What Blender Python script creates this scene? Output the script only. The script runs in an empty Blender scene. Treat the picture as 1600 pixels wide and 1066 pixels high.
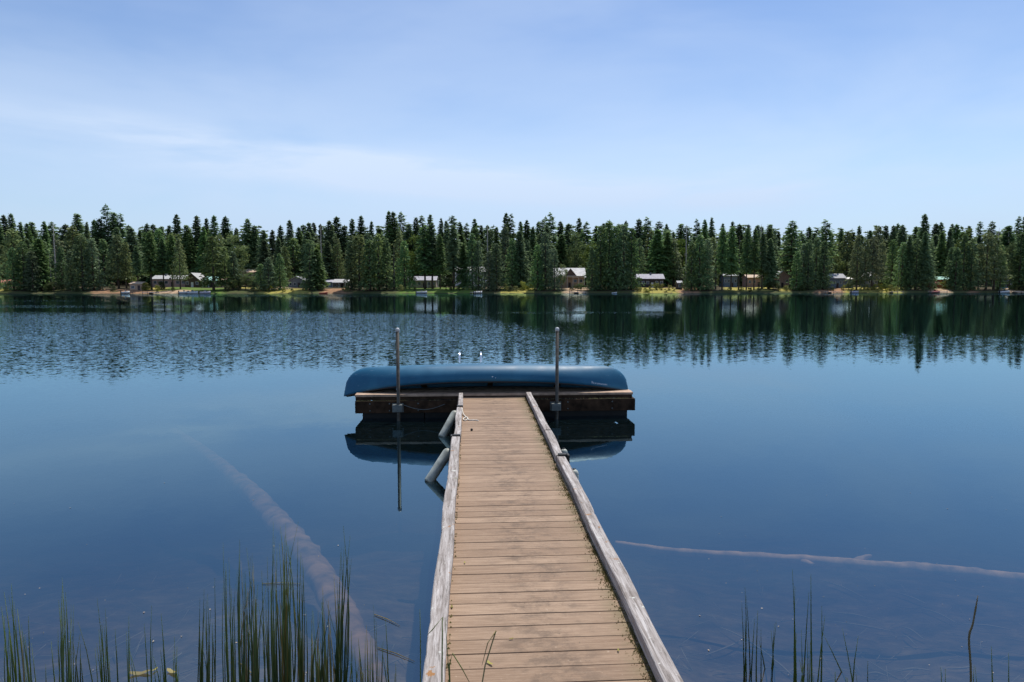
import bpy, bmesh, math, random
import numpy as np
from mathutils import Vector, Matrix, noise as mnoise

R = math.radians
rnd = random.Random(7)
scene = bpy.context.scene
COL = scene.collection

# ------------------------------------------------------------------ camera geometry
F, CH = 1067.0, 2.33                       # focal length in photo pixels, camera height over the water
PITCH = math.atan((533 - 449) / F)
TH = R(3.6)                                # heading of the dock
def ray(x, y):
    cx, cy = (x - 800) / F, -(y - 533) / F
    return (cx, math.cos(PITCH) + cy * math.sin(PITCH), -math.sin(PITCH) + cy * math.cos(PITCH))
def on_z(x, y, z=0.0):
    d = ray(x, y); t = (z - CH) / d[2]
    return Vector((d[0] * t, d[1] * t, z))
def at_d(x, y, Y):
    d = ray(x, y); t = Y / d[1]
    return Vector((d[0] * t, Y, CH + d[2] * t))
def dock(e1, e2, z=0.0):
    return Vector((e1 * math.cos(TH) - e2 * math.sin(TH), e1 * math.sin(TH) + e2 * math.cos(TH), z))

# ------------------------------------------------------------------ object helpers
def tag(o, label=None, cat=None, group=None, kind=None):
    if label: o['label'] = label
    if cat: o['category'] = cat
    if group: o['group'] = group
    if kind: o['kind'] = kind
    return o
def empty(name, loc, rz=0.0):
    o = bpy.data.objects.new(name, None); COL.objects.link(o)
    o.empty_display_size = 0.2
    o.location = loc; o.rotation_euler = (0, 0, rz)
    return o
class MB:
    def __init__(s): s.v, s.f, s.sm = [], [], []
    def add(s, vs, fs, smooth=False):
        n = len(s.v); s.v += [tuple(v) for v in vs]
        s.f += [tuple(i + n for i in f) for f in fs]; s.sm += [smooth] * len(fs)
    def box(s, lo, hi, M=None):
        (a, b, c), (d, e, f) = lo, hi
        vs = [(a,b,c),(d,b,c),(d,e,c),(a,e,c),(a,b,f),(d,b,f),(d,e,f),(a,e,f)]
        if M is not None: vs = [M @ Vector(v) for v in vs]
        s.add(vs, [(0,3,2,1),(4,5,6,7),(0,1,5,4),(1,2,6,5),(2,3,7,6),(3,0,4,7)])
    def tube(s, pts, rad, n=8, caps=True, smooth=True):
        pts = [Vector(p) for p in pts]
        if not hasattr(rad, '__len__'): rad = [rad] * len(pts)
        vs, fs = [], []
        t0 = (pts[1] - pts[0]).normalized()
        up = Vector((0, 0, 1)) if abs(t0.z) < .9 else Vector((1, 0, 0))
        u = t0.cross(up).normalized()
        for i, p in enumerate(pts):
            t = (pts[min(i + 1, len(pts) - 1)] - pts[max(i - 1, 0)]).normalized()
            u = (u - t * u.dot(t)).normalized(); w = t.cross(u)
            for k in range(n):
                a = 2 * math.pi * k / n
                vs.append(p + (u * math.cos(a) + w * math.sin(a)) * rad[i])
        for i in range(len(pts) - 1):
            for k in range(n):
                fs.append((i*n + k, i*n + (k+1) % n, (i+1)*n + (k+1) % n, (i+1)*n + k))
        if caps:
            fs.append(tuple(range(n - 1, -1, -1))); fs.append(tuple(range((len(pts)-1)*n, len(pts)*n)))
        s.add(vs, fs, smooth)
    def build(s, name, mat, parent=None, bevel=0.0, loc=None, shift=None):
        me = bpy.data.meshes.new(name)
        vs = s.v if shift is None else [(a - shift[0], b - shift[1], c - shift[2]) for a, b, c in s.v]
        me.from_pydata(vs, [], s.f); me.update()
        me.polygons.foreach_set('use_smooth', s.sm)
        if mat: me.materials.append(mat)
        o = bpy.data.objects.new(name, me); COL.objects.link(o)
        if parent is not None: o.parent = parent
        if loc is not None: o.location = loc
        if bevel:
            m = o.modifiers.new('bevel', 'BEVEL'); m.width = bevel; m.segments = 2; m.limit_method = 'ANGLE'
        return o

# ------------------------------------------------------------------ materials
class NT:
    def __init__(s, name):
        s.m = bpy.data.materials.new(name); s.m.use_nodes = True
        s.t = s.m.node_tree; s.t.nodes.clear()
        s.out = s.t.nodes.new('ShaderNodeOutputMaterial')
    def n(s, typ, ins=None, **kw):
        nd = s.t.nodes.new(typ)
        for k, v in kw.items(): setattr(nd, k, v)
        for k, v in (ins or {}).items():
            if isinstance(v, bpy.types.NodeSocket): s.t.links.new(v, nd.inputs[k])
            else: nd.inputs[k].default_value = v
        return nd
    def math(s, op, a, b=0.0, c=0.0, clamp=False):
        return s.n('ShaderNodeMath', {0: a, 1: b, 2: c}, operation=op, use_clamp=clamp).outputs[0]
    def mix(s, f, a, b, blend='MIX'):
        nd = s.n('ShaderNodeMix', {0: f, 6: a, 7: b}, data_type='RGBA', blend_type=blend)
        return nd.outputs[2]
    def ramp(s, f, stops):
        nd = s.n('ShaderNodeValToRGB', {0: f}); e = nd.color_ramp.elements
        while len(e) < len(stops): e.new(0.5)
        for el, (p, c) in zip(e, stops):
            el.position = p; el.color = c if len(c) == 4 else (*c, 1)
        return nd.outputs[0]
    def noise(s, vec, scale=1, detail=3, rough=.55, dist=0.0):
        return s.n('ShaderNodeTexNoise', {'Vector': vec, 'Scale': scale, 'Detail': detail, 'Roughness': rough, 'Distortion': dist})
    def scaled(s, vec, sc, loc=(0, 0, 0)):
        return s.n('ShaderNodeMapping', {0: vec, 1: loc, 3: sc}).outputs[0]
    def mr(s, v, a, b, c=0.0, d=1.0, smooth=True):
        return s.n('ShaderNodeMapRange', {0: v, 1: a, 2: b, 3: c, 4: d}, interpolation_type='SMOOTHSTEP' if smooth else 'LINEAR').outputs[0]
    def principled(s, col, rough=.6, spec=.4, metal=0.0, normal=None, **extra):
        ins = {'Base Color': col, 'Roughness': rough, 'Specular IOR Level': spec, 'Metallic': metal}
        if normal is not None: ins['Normal'] = normal
        ins.update(extra)
        p = s.n('ShaderNodeBsdfPrincipled', ins)
        s.t.links.new(p.outputs[0], s.out.inputs[0]); return p
    def bump(s, h, strength=.3, dist=.01):
        return s.n('ShaderNodeBump', {'Height': h, 'Strength': strength, 'Distance': dist}).outputs[0]
def c4(c): return (c[0], c[1], c[2], 1.0)

def mat_plain(name, col, rough=.6, var=.25, scale=6.0, metal=0.0, spec=.4):
    t = NT(name); tc = t.n('ShaderNodeTexCoord')
    nz = t.noise(tc.outputs['Object'], scale, 4)
    lo = tuple(c * (1 - var) for c in col); hi = tuple(min(1, c * (1 + var)) for c in col)
    col_ = t.ramp(nz.outputs[0], [(.3, lo), (.7, hi)])
    t.principled(col_, rough, spec, metal, t.bump(nz.outputs[0], .12, .01))
    return t.m

def mat_decking():
    t = NT('decking wood'); tc = t.n('ShaderNodeTexCoord'); g = t.n('ShaderNodeNewGeometry')
    ob = tc.outputs['Object']; isl = g.outputs['Random Per Island']
    off = t.n('ShaderNodeCombineXYZ', {0: t.math('MULTIPLY', isl, 37.0), 1: 0.0, 2: t.math('MULTIPLY', isl, 11.0)}).outputs[0]
    v = t.n('ShaderNodeVectorMath', {0: ob, 1: off}, operation='ADD').outputs[0]
    grain = t.noise(t.scaled(v, (3.0, 70, 40)), 1, 5, .65)
    fine = t.noise(t.scaled(v, (14.0, 190, 60)), 1, 3, .6)
    big = t.noise(t.scaled(v, (5.5, 7.5, 1)), 1, 8, .78)
    c = t.mix(isl, (.275, .185, .122, 1), (.375, .262, .178, 1))
    c = t.mix(t.mr(grain.outputs[0], .34, .70, 0, .65), c, (.17, .105, .065, 1))
    c = t.mix(t.mr(fine.outputs[0], .56, .76, 0, .45), c, (.52, .39, .28, 1))
    # foot traffic has greyed the middle of the boards
    sx = t.n('ShaderNodeSeparateXYZ', {0: ob})
    mid = t.mr(t.math('ABSOLUTE', t.math('SUBTRACT', sx.outputs[0], .02)), .06, .46, 1, 0)
    blot = t.mr(big.outputs[0], .43, .66)
    c = t.mix(t.math('MULTIPLY', t.math('MULTIPLY', mid, blot), .78), c, (.125, .088, .062, 1))
    sp = t.noise(ob, 26, 4, .7)
    c = t.mix(t.mr(sp.outputs[0], .66, .74, 0, .55), c, (.58, .46, .34, 1))
    sp2 = t.noise(t.scaled(ob, (1, 1, 1), (5, 3, 1)), 19, 4, .7)
    c = t.mix(t.mr(sp2.outputs[0], .68, .74, 0, .75), c, (.10, .08, .055, 1))
    # green-grey algae at the far end and along the right edge
    ed = t.math('MULTIPLY', t.mr(sx.outputs[0], .34, .54), t.mr(big.outputs[0], .38, .6))
    c = t.mix(t.math('MULTIPLY', ed, .65), c, (.13, .12, .06, 1))
    h = t.math('ADD', t.math('MULTIPLY', grain.outputs[0], .7), t.math('MULTIPLY', fine.outputs[0], .5))
    t.principled(c, .78, .25, 0, t.bump(h, .5, .006))
    return t.m

def mat_greywood(name, dark=1.0):
    t = NT(name); tc = t.n('ShaderNodeTexCoord'); ob = tc.outputs['Object']
    grain = t.noise(t.scaled(ob, (38, 1.8, 38)), 1, 7, .75, .6)
    fine = t.noise(t.scaled(ob, (85, 5, 85)), 1, 5, .7)
    spots = t.noise(ob, 11, 4, .6)
    k = dark
    c = t.ramp(grain.outputs[0], [(.32, (.12*k, .10*k, .085*k)), (.47, (.34*k, .30*k, .275*k)), (.66, (.60*k, .565*k, .54*k))])
    c = t.mix(t.mr(fine.outputs[0], .54, .66, 0, .75), c, (.10*k, .085*k, .07*k, 1))
    big = t.noise(t.scaled(ob, (8, 3, 8)), 1, 4, .65)
    c = t.mix(t.mr(big.outputs[0], .52, .70, 0, .6), c, (.21*k, .175*k, .15*k, 1))
    c = t.mix(t.mr(spots.outputs[0], .655, .69, 0, .9), c, (.34*k, .16*k, .05*k, 1))
    lich = t.noise(t.scaled(ob, (1, 1, 1), (3, 9, 2)), 17, 3, .6)
    c = t.mix(t.mr(lich.outputs[0], .66, .70, 0, .8), c, (.66*k, .67*k, .60*k, 1))
    gm = t.noise(t.scaled(ob, (1, 1, 1), (8, 1, 7)), 7, 4, .6)
    c = t.mix(t.mr(gm.outputs[0], .66, .74, 0, .55), c, (.16*k, .18*k, .07*k, 1))
    h = t.math('ADD', grain.outputs[0], t.math('MULTIPLY', fine.outputs[0], .5))
    t.principled(c, .85, .2, 0, t.bump(h, .7, .008))
    return t.m

def mat_foliage(name, dark, light, transl=.30, hue=.5):
    t = NT(name); g = t.n('ShaderNodeNewGeometry'); oi = t.n('ShaderNodeObjectInfo')
    tc = t.n('ShaderNodeTexCoord')
    cl = t.noise(tc.outputs['Object'], .75, 3, .6)
    f = t.math('ADD', t.math('MULTIPLY', g.outputs['Random Per Island'], .35), t.math('MULTIPLY', t.mr(cl.outputs[0], .35, .65), .65))
    c = t.mix(f, c4(dark), c4(light))
    r = oi.outputs['Random']
    hs = t.n('ShaderNodeHueSaturation', {'Hue': t.mr(r, 0, 1, .5 - .028 * hue, .5 + .02 * hue, False), 'Saturation': t.mr(t.math('FRACT', t.math('MULTIPLY', r, 7.3)), 0, 1, .75, 1.1, False),
                                       'Value': t.mr(t.math('FRACT', t.math('MULTIPLY', r, 13.7)), 0, 1, .7, 1.35, False), 'Fac': 1.0, 'Color': c})
    c = hs.outputs[0]
    d = t.n('ShaderNodeBsdfDiffuse', {0: c}); tr = t.n('ShaderNodeBsdfTranslucent', {0: c})
    m1 = t.n('ShaderNodeMixShader', {0: transl, 1: d.outputs[0], 2: tr.outputs[0]})
    gl = t.n('ShaderNodeBsdfGlossy', {'Roughness': .5, 'Color': (.5, .6, .6, 1)})
    m2 = t.n('ShaderNodeMixShader', {0: .02, 1: m1.outputs[0], 2: gl.outputs[0]})
    t.t.links.new(m2.outputs[0], t.out.inputs[0])
    return t.m

M = {}
M['decking'] = mat_decking()
M['rail'] = mat_greywood('weathered grey timber', .92)
M['darkwood'] = mat_plain('dark wet timber', (.050, .029, .017), .85, .65, 7, 0, .15)
M['blackfloat'] = mat_plain('black float plastic', (.012, .012, .012), .6, .3, 5)
M['floatdeck'] = mat_plain('float deck boards', (.42, .29, .20), .8, .3, 8)
M['steel'] = mat_plain('rusty steel', (.062, .056, .045), .5, .5, 14, .3)
M['bracket'] = mat_plain('grey painted bracket', (.13, .145, .14), .55, .3, 12, .2)
M['aluminium'] = mat_plain('bright aluminium', (.85, .87, .88), .22, .06, 10, 1.0)
M['cap'] = mat_plain('grey pole cap', (.52, .53, .52), .5, .15, 20)
M['fender'] = mat_plain('stained white vinyl', (.42, .44, .38), .5, .45, 7)
M['rope'] = mat_plain('pale rope', (.66, .62, .54), .9, .25, 60)
M['black'] = mat_plain('black rubber', (.015, .015, .015), .6, .2, 10)
M['moss'] = mat_foliage('moss', (.05, .042, .018), (.24, .21, .09), .2)
M['leaf'] = mat_foliage('yellowed leaf', (.26, .22, .06), (.42, .38, .12), .3)
M['reed'] = mat_foliage('bulrush stem', (.040, .076, .016), (.17, .22, .055), .15, .6)
M['reed_dry'] = mat_foliage('dry bulrush stem', (.16, .12, .04), (.34, .29, .10), .15, .6)
M['sunken'] = mat_plain('silt covered wood', (.31, .155, .065), .9, .65, 5)
M['sunken_tan'] = mat_plain('silty tan wood', (.43, .225, .10), .9, .55, 8)
M['twig'] = mat_plain('silty twig', (.42, .34, .25), .9, .35, 6)
M['bark'] = mat_plain('conifer bark', (.085, .062, .045), .9, .4, 2)
M['bark_pale'] = mat_plain('pale bare bark', (.36, .33, .29), .9, .3, 2)

# ------------------------------------------------------------------ sky, sun, camera
SUN_EL, SUN_AZ = R(63), R(24)              # azimuth measured from the view towards the right
to_sun = Vector((math.cos(SUN_EL) * math.sin(SUN_AZ), math.cos(SUN_EL) * math.cos(SUN_AZ), math.sin(SUN_EL)))
w = bpy.data.worlds.new('World'); scene.world = w; w.use_nodes = True
nt = w.node_tree; nt.nodes.clear()
def wn(typ, ins=None, **kw):
    nd = nt.nodes.new(typ)
    for k, v in kw.items(): setattr(nd, k, v)
    for k, v in (ins or {}).items():
        if isinstance(v, bpy.types.NodeSocket): nt.links.new(v, nd.inputs[k])
        else: nd.inputs[k].default_value = v
    return nd
def wmath(op, a, b=0.0): return wn('ShaderNodeMath', {0: a, 1: b}, operation=op).outputs[0]
def wmr(v, a, b, c=0.0, d=1.0): return wn('ShaderNodeMapRange', {0: v, 1: a, 2: b, 3: c, 4: d}, interpolation_type='SMOOTHSTEP').outputs[0]
sky = wn('ShaderNodeTexSky', sky_type='NISHITA', sun_disc=False, sun_elevation=SUN_EL, sun_rotation=SUN_AZ,
         altitude=0.0, air_density=1.0, dust_density=0.1, ozone_density=1.6)
hs = wn('ShaderNodeHueSaturation', {'Hue': .507, 'Saturation': 1.10, 'Value': 1.0, 'Fac': 1.0, 'Color': sky.outputs[0]})
tc = wn('ShaderNodeTexCoord'); sp = wn('ShaderNodeSeparateXYZ', {0: tc.outputs['Generated']})
az = wmath('ARCTAN2', sp.outputs[0], sp.outputs[1])
el = sp.outputs[2]
# thin cirrus: long soft streaks, strongest in a band some ten degrees up
uv = wn('ShaderNodeCombineXYZ', {0: wmath('MULTIPLY', az, 1.7), 1: wmath('ADD', wmath('MULTIPLY', el, 12.0), wmath('MULTIPLY', az, .55)), 2: .3}).outputs[0]
n1 = wn('ShaderNodeTexNoise', {'Vector': uv, 'Scale': 1.0, 'Detail': 6.0, 'Roughness': .52, 'Distortion': .5}).outputs[0]
uv2 = wn('ShaderNodeCombineXYZ', {0: wmath('MULTIPLY', az, 1.3), 1: wmath('MULTIPLY', el, 4.0), 2: 4.7}).outputs[0]
n2 = wn('ShaderNodeTexNoise', {'Vector': uv2, 'Scale': 1.2, 'Detail': 5.0, 'Roughness': .55, 'Distortion': .3}).outputs[0]
centre = wmath('ADD', .152, wmath('MULTIPLY', az, -.055))
band = wmr(wmath('ABSOLUTE', wmath('SUBTRACT', el, centre)), 0.0, .045, 1, 0)
azb = wmr(wmath('ABSOLUTE', wmath('ADD', az, .06)), .30, .62, 1, .25)
cl = wmath('MULTIPLY', wmath('MULTIPLY', wmr(n1, .34, .68), wmath('ADD', wmath('MULTIPLY', band, 1.15), .05)), azb)
cl = wmath('ADD', cl, wmath('MULTIPLY', wmr(n2, .28, .64), wmr(el, 0.10, .36, .50, .26)))
cl = wmath('MINIMUM', cl, .85)
CLOUD = (5.3, 6.2, 7.6, 1)
mx = wn('ShaderNodeMix', {0: cl, 6: hs.outputs[0], 7: CLOUD}, data_type='RGBA')
mx = wn('ShaderNodeMix', {0: wmr(el, .0, .20, .85, 0), 6: mx.outputs[2], 7: (3.3, 4.35, 6.3, 1)}, data_type='RGBA')
bg = wn('ShaderNodeBackground', {'Color': mx.outputs[2], 'Strength': .135})
ow = wn('ShaderNodeOutputWorld', {0: bg.outputs[0]})

ld = bpy.data.lights.new('sun', 'SUN'); ld.energy = 4.8; ld.angle = R(.53); ld.color = (1.0, .95, .87)
sun = bpy.data.objects.new('sun', ld); COL.objects.link(sun)
sun.rotation_euler = (-to_sun).to_track_quat('-Z', 'Y').to_euler(); sun.location = to_sun * 60

cd = bpy.data.cameras.new('camera'); cam = bpy.data.objects.new('camera', cd); COL.objects.link(cam)
cam.location = (0, 0, CH); cam.rotation_euler = (R(90) - PITCH, 0, 0)
cd.sensor_width = 36; cd.lens = 36 * F / 1600; cd.clip_start = .05; cd.clip_end = 6000
scene.camera = cam
scene.view_settings.view_transform = 'Standard'; scene.view_settings.look = 'None'
scene.view_settings.exposure = 0.0; scene.view_settings.gamma = 1.0; scene.view_settings.use_curve_mapping = False
cy = scene.cycles
cy.max_bounces = 8; cy.diffuse_bounces = 3; cy.glossy_bounces = 4; cy.transparent_max_bounces = 12; cy.volume_bounces = 0
cy.use_denoising = True; cy.sample_clamp_indirect = 6.0; cy.caustics_reflective = False; cy.caustics_refractive = False

# ------------------------------------------------------------------ terrain
_sx = [-900, -250, -110, 0, 60, 130, 250, 900]; _sy = [245, 245, 248, 260, 262, 274, 288, 288]
def shore(x): return float(np.interp(x, _sx, _sy)) + 1.6 * math.sin(x * .071) + .9 * math.sin(x * .19 + 1)
def far_z(d, x):
    if d < 0: return max(-6.0, d * .28)
    z = .55 * min(1, d / 1.2)
    if d > 1.2: z += 2.0 * (1 - math.exp(-(d - 1.2) / 13))
    if d > 40: z += (d - 40) * .035
    return z + .12 * math.sin(x * .31 + d * .2) * min(1, d / 4)
def near_z(y, x):
    y = y + .35 * math.sin(x * .7) + .2 * math.sin(x * 1.9 + 2) + .012 * x * x * (1 if abs(x) < 12 else 12 / abs(x) * 1.0)
    if y < 2.0: return min(1.2, .02 + (2.0 - y) * .10)
    return max(-6.0, .02 - (y - 2.0) * .235 + .03 * math.sin(x * 2.3 + y) + .02 * math.sin(x * 5.1 - y * 3))
def ground(x, y):
    return max(near_z(y, x), far_z(y - shore(x), x)) if y > 40 else near_z(y, x)

COVER = {'duff': (.05, .042, .026), 'lawn': (.115, .19, .035), 'gold': (.36, .31, .075), 'sand': (.50, .35, .23), 'dirt': (.34, .19, .11), 'scrub': (.07, .085, .03)}
# photo columns, metres behind the shoreline, cover
PATCH = [(-40, 18, 0, 22, 'gold'), (60, 105, 0, 14, 'scrub'), (145, 180, 0, 14, 'dirt'), (186, 240, 0, 10, 'dirt'), (215, 262, 4, 26, 'gold'),
         (225, 300, 0, 7, 'sand'), (262, 320, 5, 26, 'lawn'), (318, 352, 0, 20, 'lawn'), (348, 400, 0, 10, 'scrub'), (360, 402, 14, 40, 'gold'), (408, 448, 0, 10, 'gold'), (426, 452, 6, 40, 'sand'),
         (446, 482, 0, 12, 'gold'), (500, 545, 0, 14, 'dirt'), (622, 700, 0, 22, 'lawn'), (700, 748, 0, 22, 'lawn'), (782, 835, 0, 18, 'gold'),
         (884, 916, 0, 22, 'sand'), (992, 1060, 0, 20, 'gold'), (1030, 1054, 8, 22, 'dirt'), (1052, 1092, 0, 16, 'dirt'), (1130, 1205, 3, 28, 'gold'), (1216, 1234, 2, 24, 'gold'),
         (1244, 1275, 2, 12, 'scrub'), (1270, 1318, 0, 18, 'dirt'), (1318, 1412, 0, 24, 'gold'), (1452, 1484, 0, 22, 'sand'), (1512, 1528, 0, 14, 'dirt'), (1562, 1612, 0, 14, 'sand')]
def cover(x, y):
    d = y - shore(x)
    if y < 40: return COVER['duff']
    if d < 0: return COVER['duff']
    px = 800 + F * x / y
    for a, b, d0, d1, k in PATCH:
        if a <= px <= b and d0 <= d <= d1: return COVER[k]
    return COVER['scrub'] if d < 3 else COVER['duff']
xs = sorted(set([-900, -700, -550, -450, -380, -330] + [round(v, 2) for v in np.arange(-290, -12, 2.2)] + [round(v, 2) for v in np.arange(-12, 12, .3)] + [round(v, 2) for v in np.arange(12, 291, 2.2)] + [330, 380, 450, 550, 700, 900]))
ys = sorted(set([-60, -40, -25, -14, -8, -5, -3] + [round(v, 2) for v in np.arange(-2, 14, .3)] + [15, 17, 20, 24, 29, 36, 60, 100, 150, 200, 225] + [round(v, 2) for v in np.arange(234, 330, 1.1)] + [340, 360, 400, 460, 560, 700, 900]))
me = bpy.data.meshes.new('lake_bed_and_shore'); nx = len(xs)
vs = [(x, y, ground(x, y)) for y in ys for x in xs]
fs = [(j*nx + i, j*nx + i + 1, (j+1)*nx + i + 1, (j+1)*nx + i) for j in range(len(ys) - 1) for i in range(nx - 1)]
me.from_pydata(vs, [], fs); me.update()
at = me.attributes.new('cover', 'FLOAT_COLOR', 'POINT')
at.data.foreach_set('color', [c for (x, y, z) in vs for c in (*cover(x, y), 1.0)])
me.polygons.foreach_set('use_smooth', [True] * len(fs))
t = NT('earth and lake mud'); g = t.n('ShaderNodeNewGeometry'); pos = g.outputs['Position']
a = t.n('ShaderNodeAttribute', attribute_name='cover')
nz = t.noise(pos, .9, 6, .65); nz2 = t.noise(t.scaled(pos, (1, 1, 1), (9, 4, 2)), 2.6, 5, .7)
land = t.mix(t.mr(nz.outputs[0], .42, .62, 0, .55), a.outputs['Color'], (.10, .085, .045, 1))
mud = t.ramp(nz2.outputs[0], [(.35, (.08, .055, .035)), (.55, (.21, .14, .09)), (.72, (.40, .28, .18))])
sepz = t.n('ShaderNodeSeparateXYZ', {0: pos})
c = t.mix(t.mr(sepz.outputs[2], -.05, .05), mud, land)
t.principled(c, .95, .1, 0, t.bump(nz2.outputs[0], .6, .06))
me.materials.append(t.m)
gr = bpy.data.objects.new('ground', me); COL.objects.link(gr); tag(gr, kind='structure')

# ------------------------------------------------------------------ water
t = NT('lake water'); g = t.n('ShaderNodeNewGeometry'); pos = g.outputs['Position']
s3 = t.n('ShaderNodeSeparateXYZ', {0: pos}); X, Y = s3.outputs[0], s3.outputs[1]
ang = t.math('DIVIDE', X, t.math('MAXIMUM', Y, 1.0))
wob = t.noise(t.scaled(pos, (.05, .02, 1)), 1, 4, .6).outputs[0]
wobY = t.math('MULTIPLY_ADD', t.math('SUBTRACT', wob, .5), 26.0, Y)
lim = t.mr(ang, -.18, .12, 66.0, 37.0)
near_edge = t.mr(ang, -.5, .5, 17.0, 17.5)
zone = t.math('MULTIPLY', t.mr(wobY, t.math('SUBTRACT', near_edge, 3.0), t.math('ADD', near_edge, 17.0)), t.mr(wobY, t.math('MULTIPLY', lim, .8), t.math('MULTIPLY', lim, 1.12), 1, 0))
zamp = t.mr(ang, -.17, .12, .46, .085)
base = t.mr(Y, 12, 30, .0075, .030)
amp = t.math('MULTIPLY_ADD', zone, zamp, base)
def streak(y0, y1, a0, a1, v, soft=.12):
    """A lane of wind ripples between two distances and two bearings."""
    f = t.math('MULTIPLY', t.mr(wobY2, y0 - (y1 - y0) * .3, y0 + (y1 - y0) * .3), t.mr(wobY2, y1 - (y1 - y0) * .3, y1 + (y1 - y0) * .3, 1, 0))
    f = t.math('MULTIPLY', f, t.math('MULTIPLY', t.mr(ang, a0 - soft, a0 + soft * .5), t.mr(ang, a1 - soft * .5, a1 + soft, 1, 0)))
    return t.math('MULTIPLY', f, v)
wob2 = t.noise(t.scaled(pos, (.03, .03, 1), (7, 2, 0)), 1, 4, .6).outputs[0]
wobY2 = t.math('MULTIPLY_ADD', t.math('SUBTRACT', wob2, .5), t.math('MULTIPLY', Y, .16), Y)
for st in [(168, 205, -.42, -.10, .55), (112, 128, -.9, -.60, .30), (76, 90, -.9, -.55, .30), (215, 300, .62, .95, .9), (60, 66, -.02, .20, .20), (52, 58, -.32, -.05, .16), (205, 240, -.8, -.30, .35)]:
    amp = t.math('ADD', amp, streak(*st))
def wave(sx, sy, scale, off, det=2.0):
    nz = t.noise(t.scaled(pos, (sx, sy, 1), (off, off * .7, off)), scale, det, .5)
    return t.n('ShaderNodeVectorMath', {0: nz.outputs['Color'], 1: (.5, .5, .5)}, operation='SUBTRACT').outputs[0]
wv = t.n('ShaderNodeVectorMath', {0: wave(.8, 1.0, 13.0, 3.0), 1: t.n('ShaderNodeVectorMath', {0: wave(.7, 1.0, 3.2, 8.0, 1.0), 'Scale': .40}, operation='SCALE').outputs[0]}, operation='ADD').outputs[0]
wv = t.n('ShaderNodeVectorMath', {0: wv, 1: (.22, 1.0, 0.0)}, operation='MULTIPLY').outputs[0]
wv = t.n('ShaderNodeVectorMath', {0: wv, 'Scale': amp}, operation='SCALE').outputs[0]
nrm = t.n('ShaderNodeVectorMath', {0: t.n('ShaderNodeVectorMath', {0: wv, 1: (0, 0, 1)}, operation='ADD').outputs[0]}, operation='NORMALIZE').outputs[0]
fr = t.n('ShaderNodeFresnel', {'IOR': t.mr(g.outputs['Backfacing'], 0, 1, 2.45, 1 / 2.45, False), 'Normal': nrm}).outputs[0]
gl = t.n('ShaderNodeBsdfGlossy', {'Color': (.58, .845, 1.0, 1), 'Roughness': 0.0, 'Normal': nrm})
tr = t.n('ShaderNodeBsdfTransparent', {'Color': (.80, .88, .92, 1)})
df = t.n('ShaderNodeBsdfDiffuse', {'Color': (.010, .022, .026, 1)})
body = t.n('ShaderNodeMixShader', {0: .22, 1: tr.outputs[0], 2: df.outputs[0]})
ms = t.n('ShaderNodeMixShader', {0: fr, 1: body.outputs[0], 2: gl.outputs[0]})
t.t.links.new(ms.outputs[0], t.out.inputs[0])
va = t.n('ShaderNodeVolumeAbsorption', {'Color': (.55, .48, .36, 1), 'Density': .62})
t.t.links.new(va.outputs[0], t.out.inputs[1])
b = MB(); b.box((-880, -2.6, -9), (880, 330, 0))
wo = b.build('water', t.m); tag(wo, kind='structure')

# ------------------------------------------------------------------ dock walkway
LIFT = .39
ORG = (.40, 2.45)
def dk_empty(name, e1, e2, z=0.0, rz=0.0):
    return empty(name, dock(e1, e2, z), TH + rz)
walk = dk_empty('dock_walkway', *ORG)
tag(walk, 'brown plank dock walkway with weathered grey timber kerbs leading out to the float', 'dock')
b = MB(); y = 2.48; k = 0
while y < 11.95:
    wd = .1400; a = rnd.uniform(-.010, .006); e = rnd.uniform(-.035, .03)
    x0, x1 = -.20, .98 + e * .35
    dz = rnd.uniform(-.0012, .0012)
    b.box((x0 - ORG[0], y - ORG[1], LIFT - .036 + dz), (x1 - ORG[0], y + wd - ORG[1] - rnd.uniform(.001, .003), LIFT + dz)); y += .1445
b.build('decking', M['decking'], walk, bevel=.003)
def rail_piece(e_in0, e_in1, y0, y1, side, wd=.092, name='kerb_rail', dz=0.0):
    """One squared kerb timber, slightly warped, on low blocks."""
    m = MB(); n = max(3, int((y1 - y0) / .07)); ring = []
    for i in range(n + 1):
        f = i / n; yy = y0 + (y1 - y0) * f; e = e_in0 + (e_in1 - e_in0) * f + .004 * math.sin(yy * 3.1 + side)
        zz = LIFT + .004 + dz + .003 * math.sin(yy * 2.3); ww = wd + .003 * math.sin(yy * 4.7)
        a, c = (e, e + ww) if side > 0 else (e - ww, e)
        q = .007
        for (px, pz) in [(a + q, zz), (c - q, zz), (c, zz + q), (c, zz + .085 - q), (c - q, zz + .085), (a + q, zz + .085), (a, zz + .085 - q), (a, zz + q)]:
            k_ = mnoise.noise((px * 9 + side * 5, yy * 5, pz * 9)) * .0018 - max(0, mnoise.noise((px * 22, yy * 9 + side * 3, pz * 22)) - .34) * .013
            ring.append((px + (k_ if px > (a + c) / 2 else -k_) - ORG[0], yy - ORG[1], pz + (k_ if pz > zz + .05 else 0)))
    fs = [(i*8 + k, i*8 + (k+1) % 8, (i+1)*8 + (k+1) % 8, (i+1)*8 + k) for i in range(n) for k in range(8)]
    fs += [tuple(range(7, -1, -1)), tuple(range(n*8, n*8 + 8))]
    m.add(ring, fs)
    return m.build(name, M['rail'], walk)
for (e0, e1, y0, y1, wd, dz) in [(-.128, -.118, 2.5, 8.42, .102, 0), (-.112, -.112, 8.46, 10.52, .085, .002), (-.108, -.108, 10.58, 11.93, .075, 0)]:
    rail_piece(e0, e1, y0, y1, -1, wd, dz=dz)
for (e0, e1, y0, y1, wd, dz) in [(.905, .962, 2.5, 7.36, .092, 0), (.955, .972, 7.40, 8.70, .09, -.002), (.972, 1.0, 8.73, 11.93, .088, 0)]:
    rail_piece(e0, e1, y0, y1, 1, wd, dz=dz)
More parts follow.
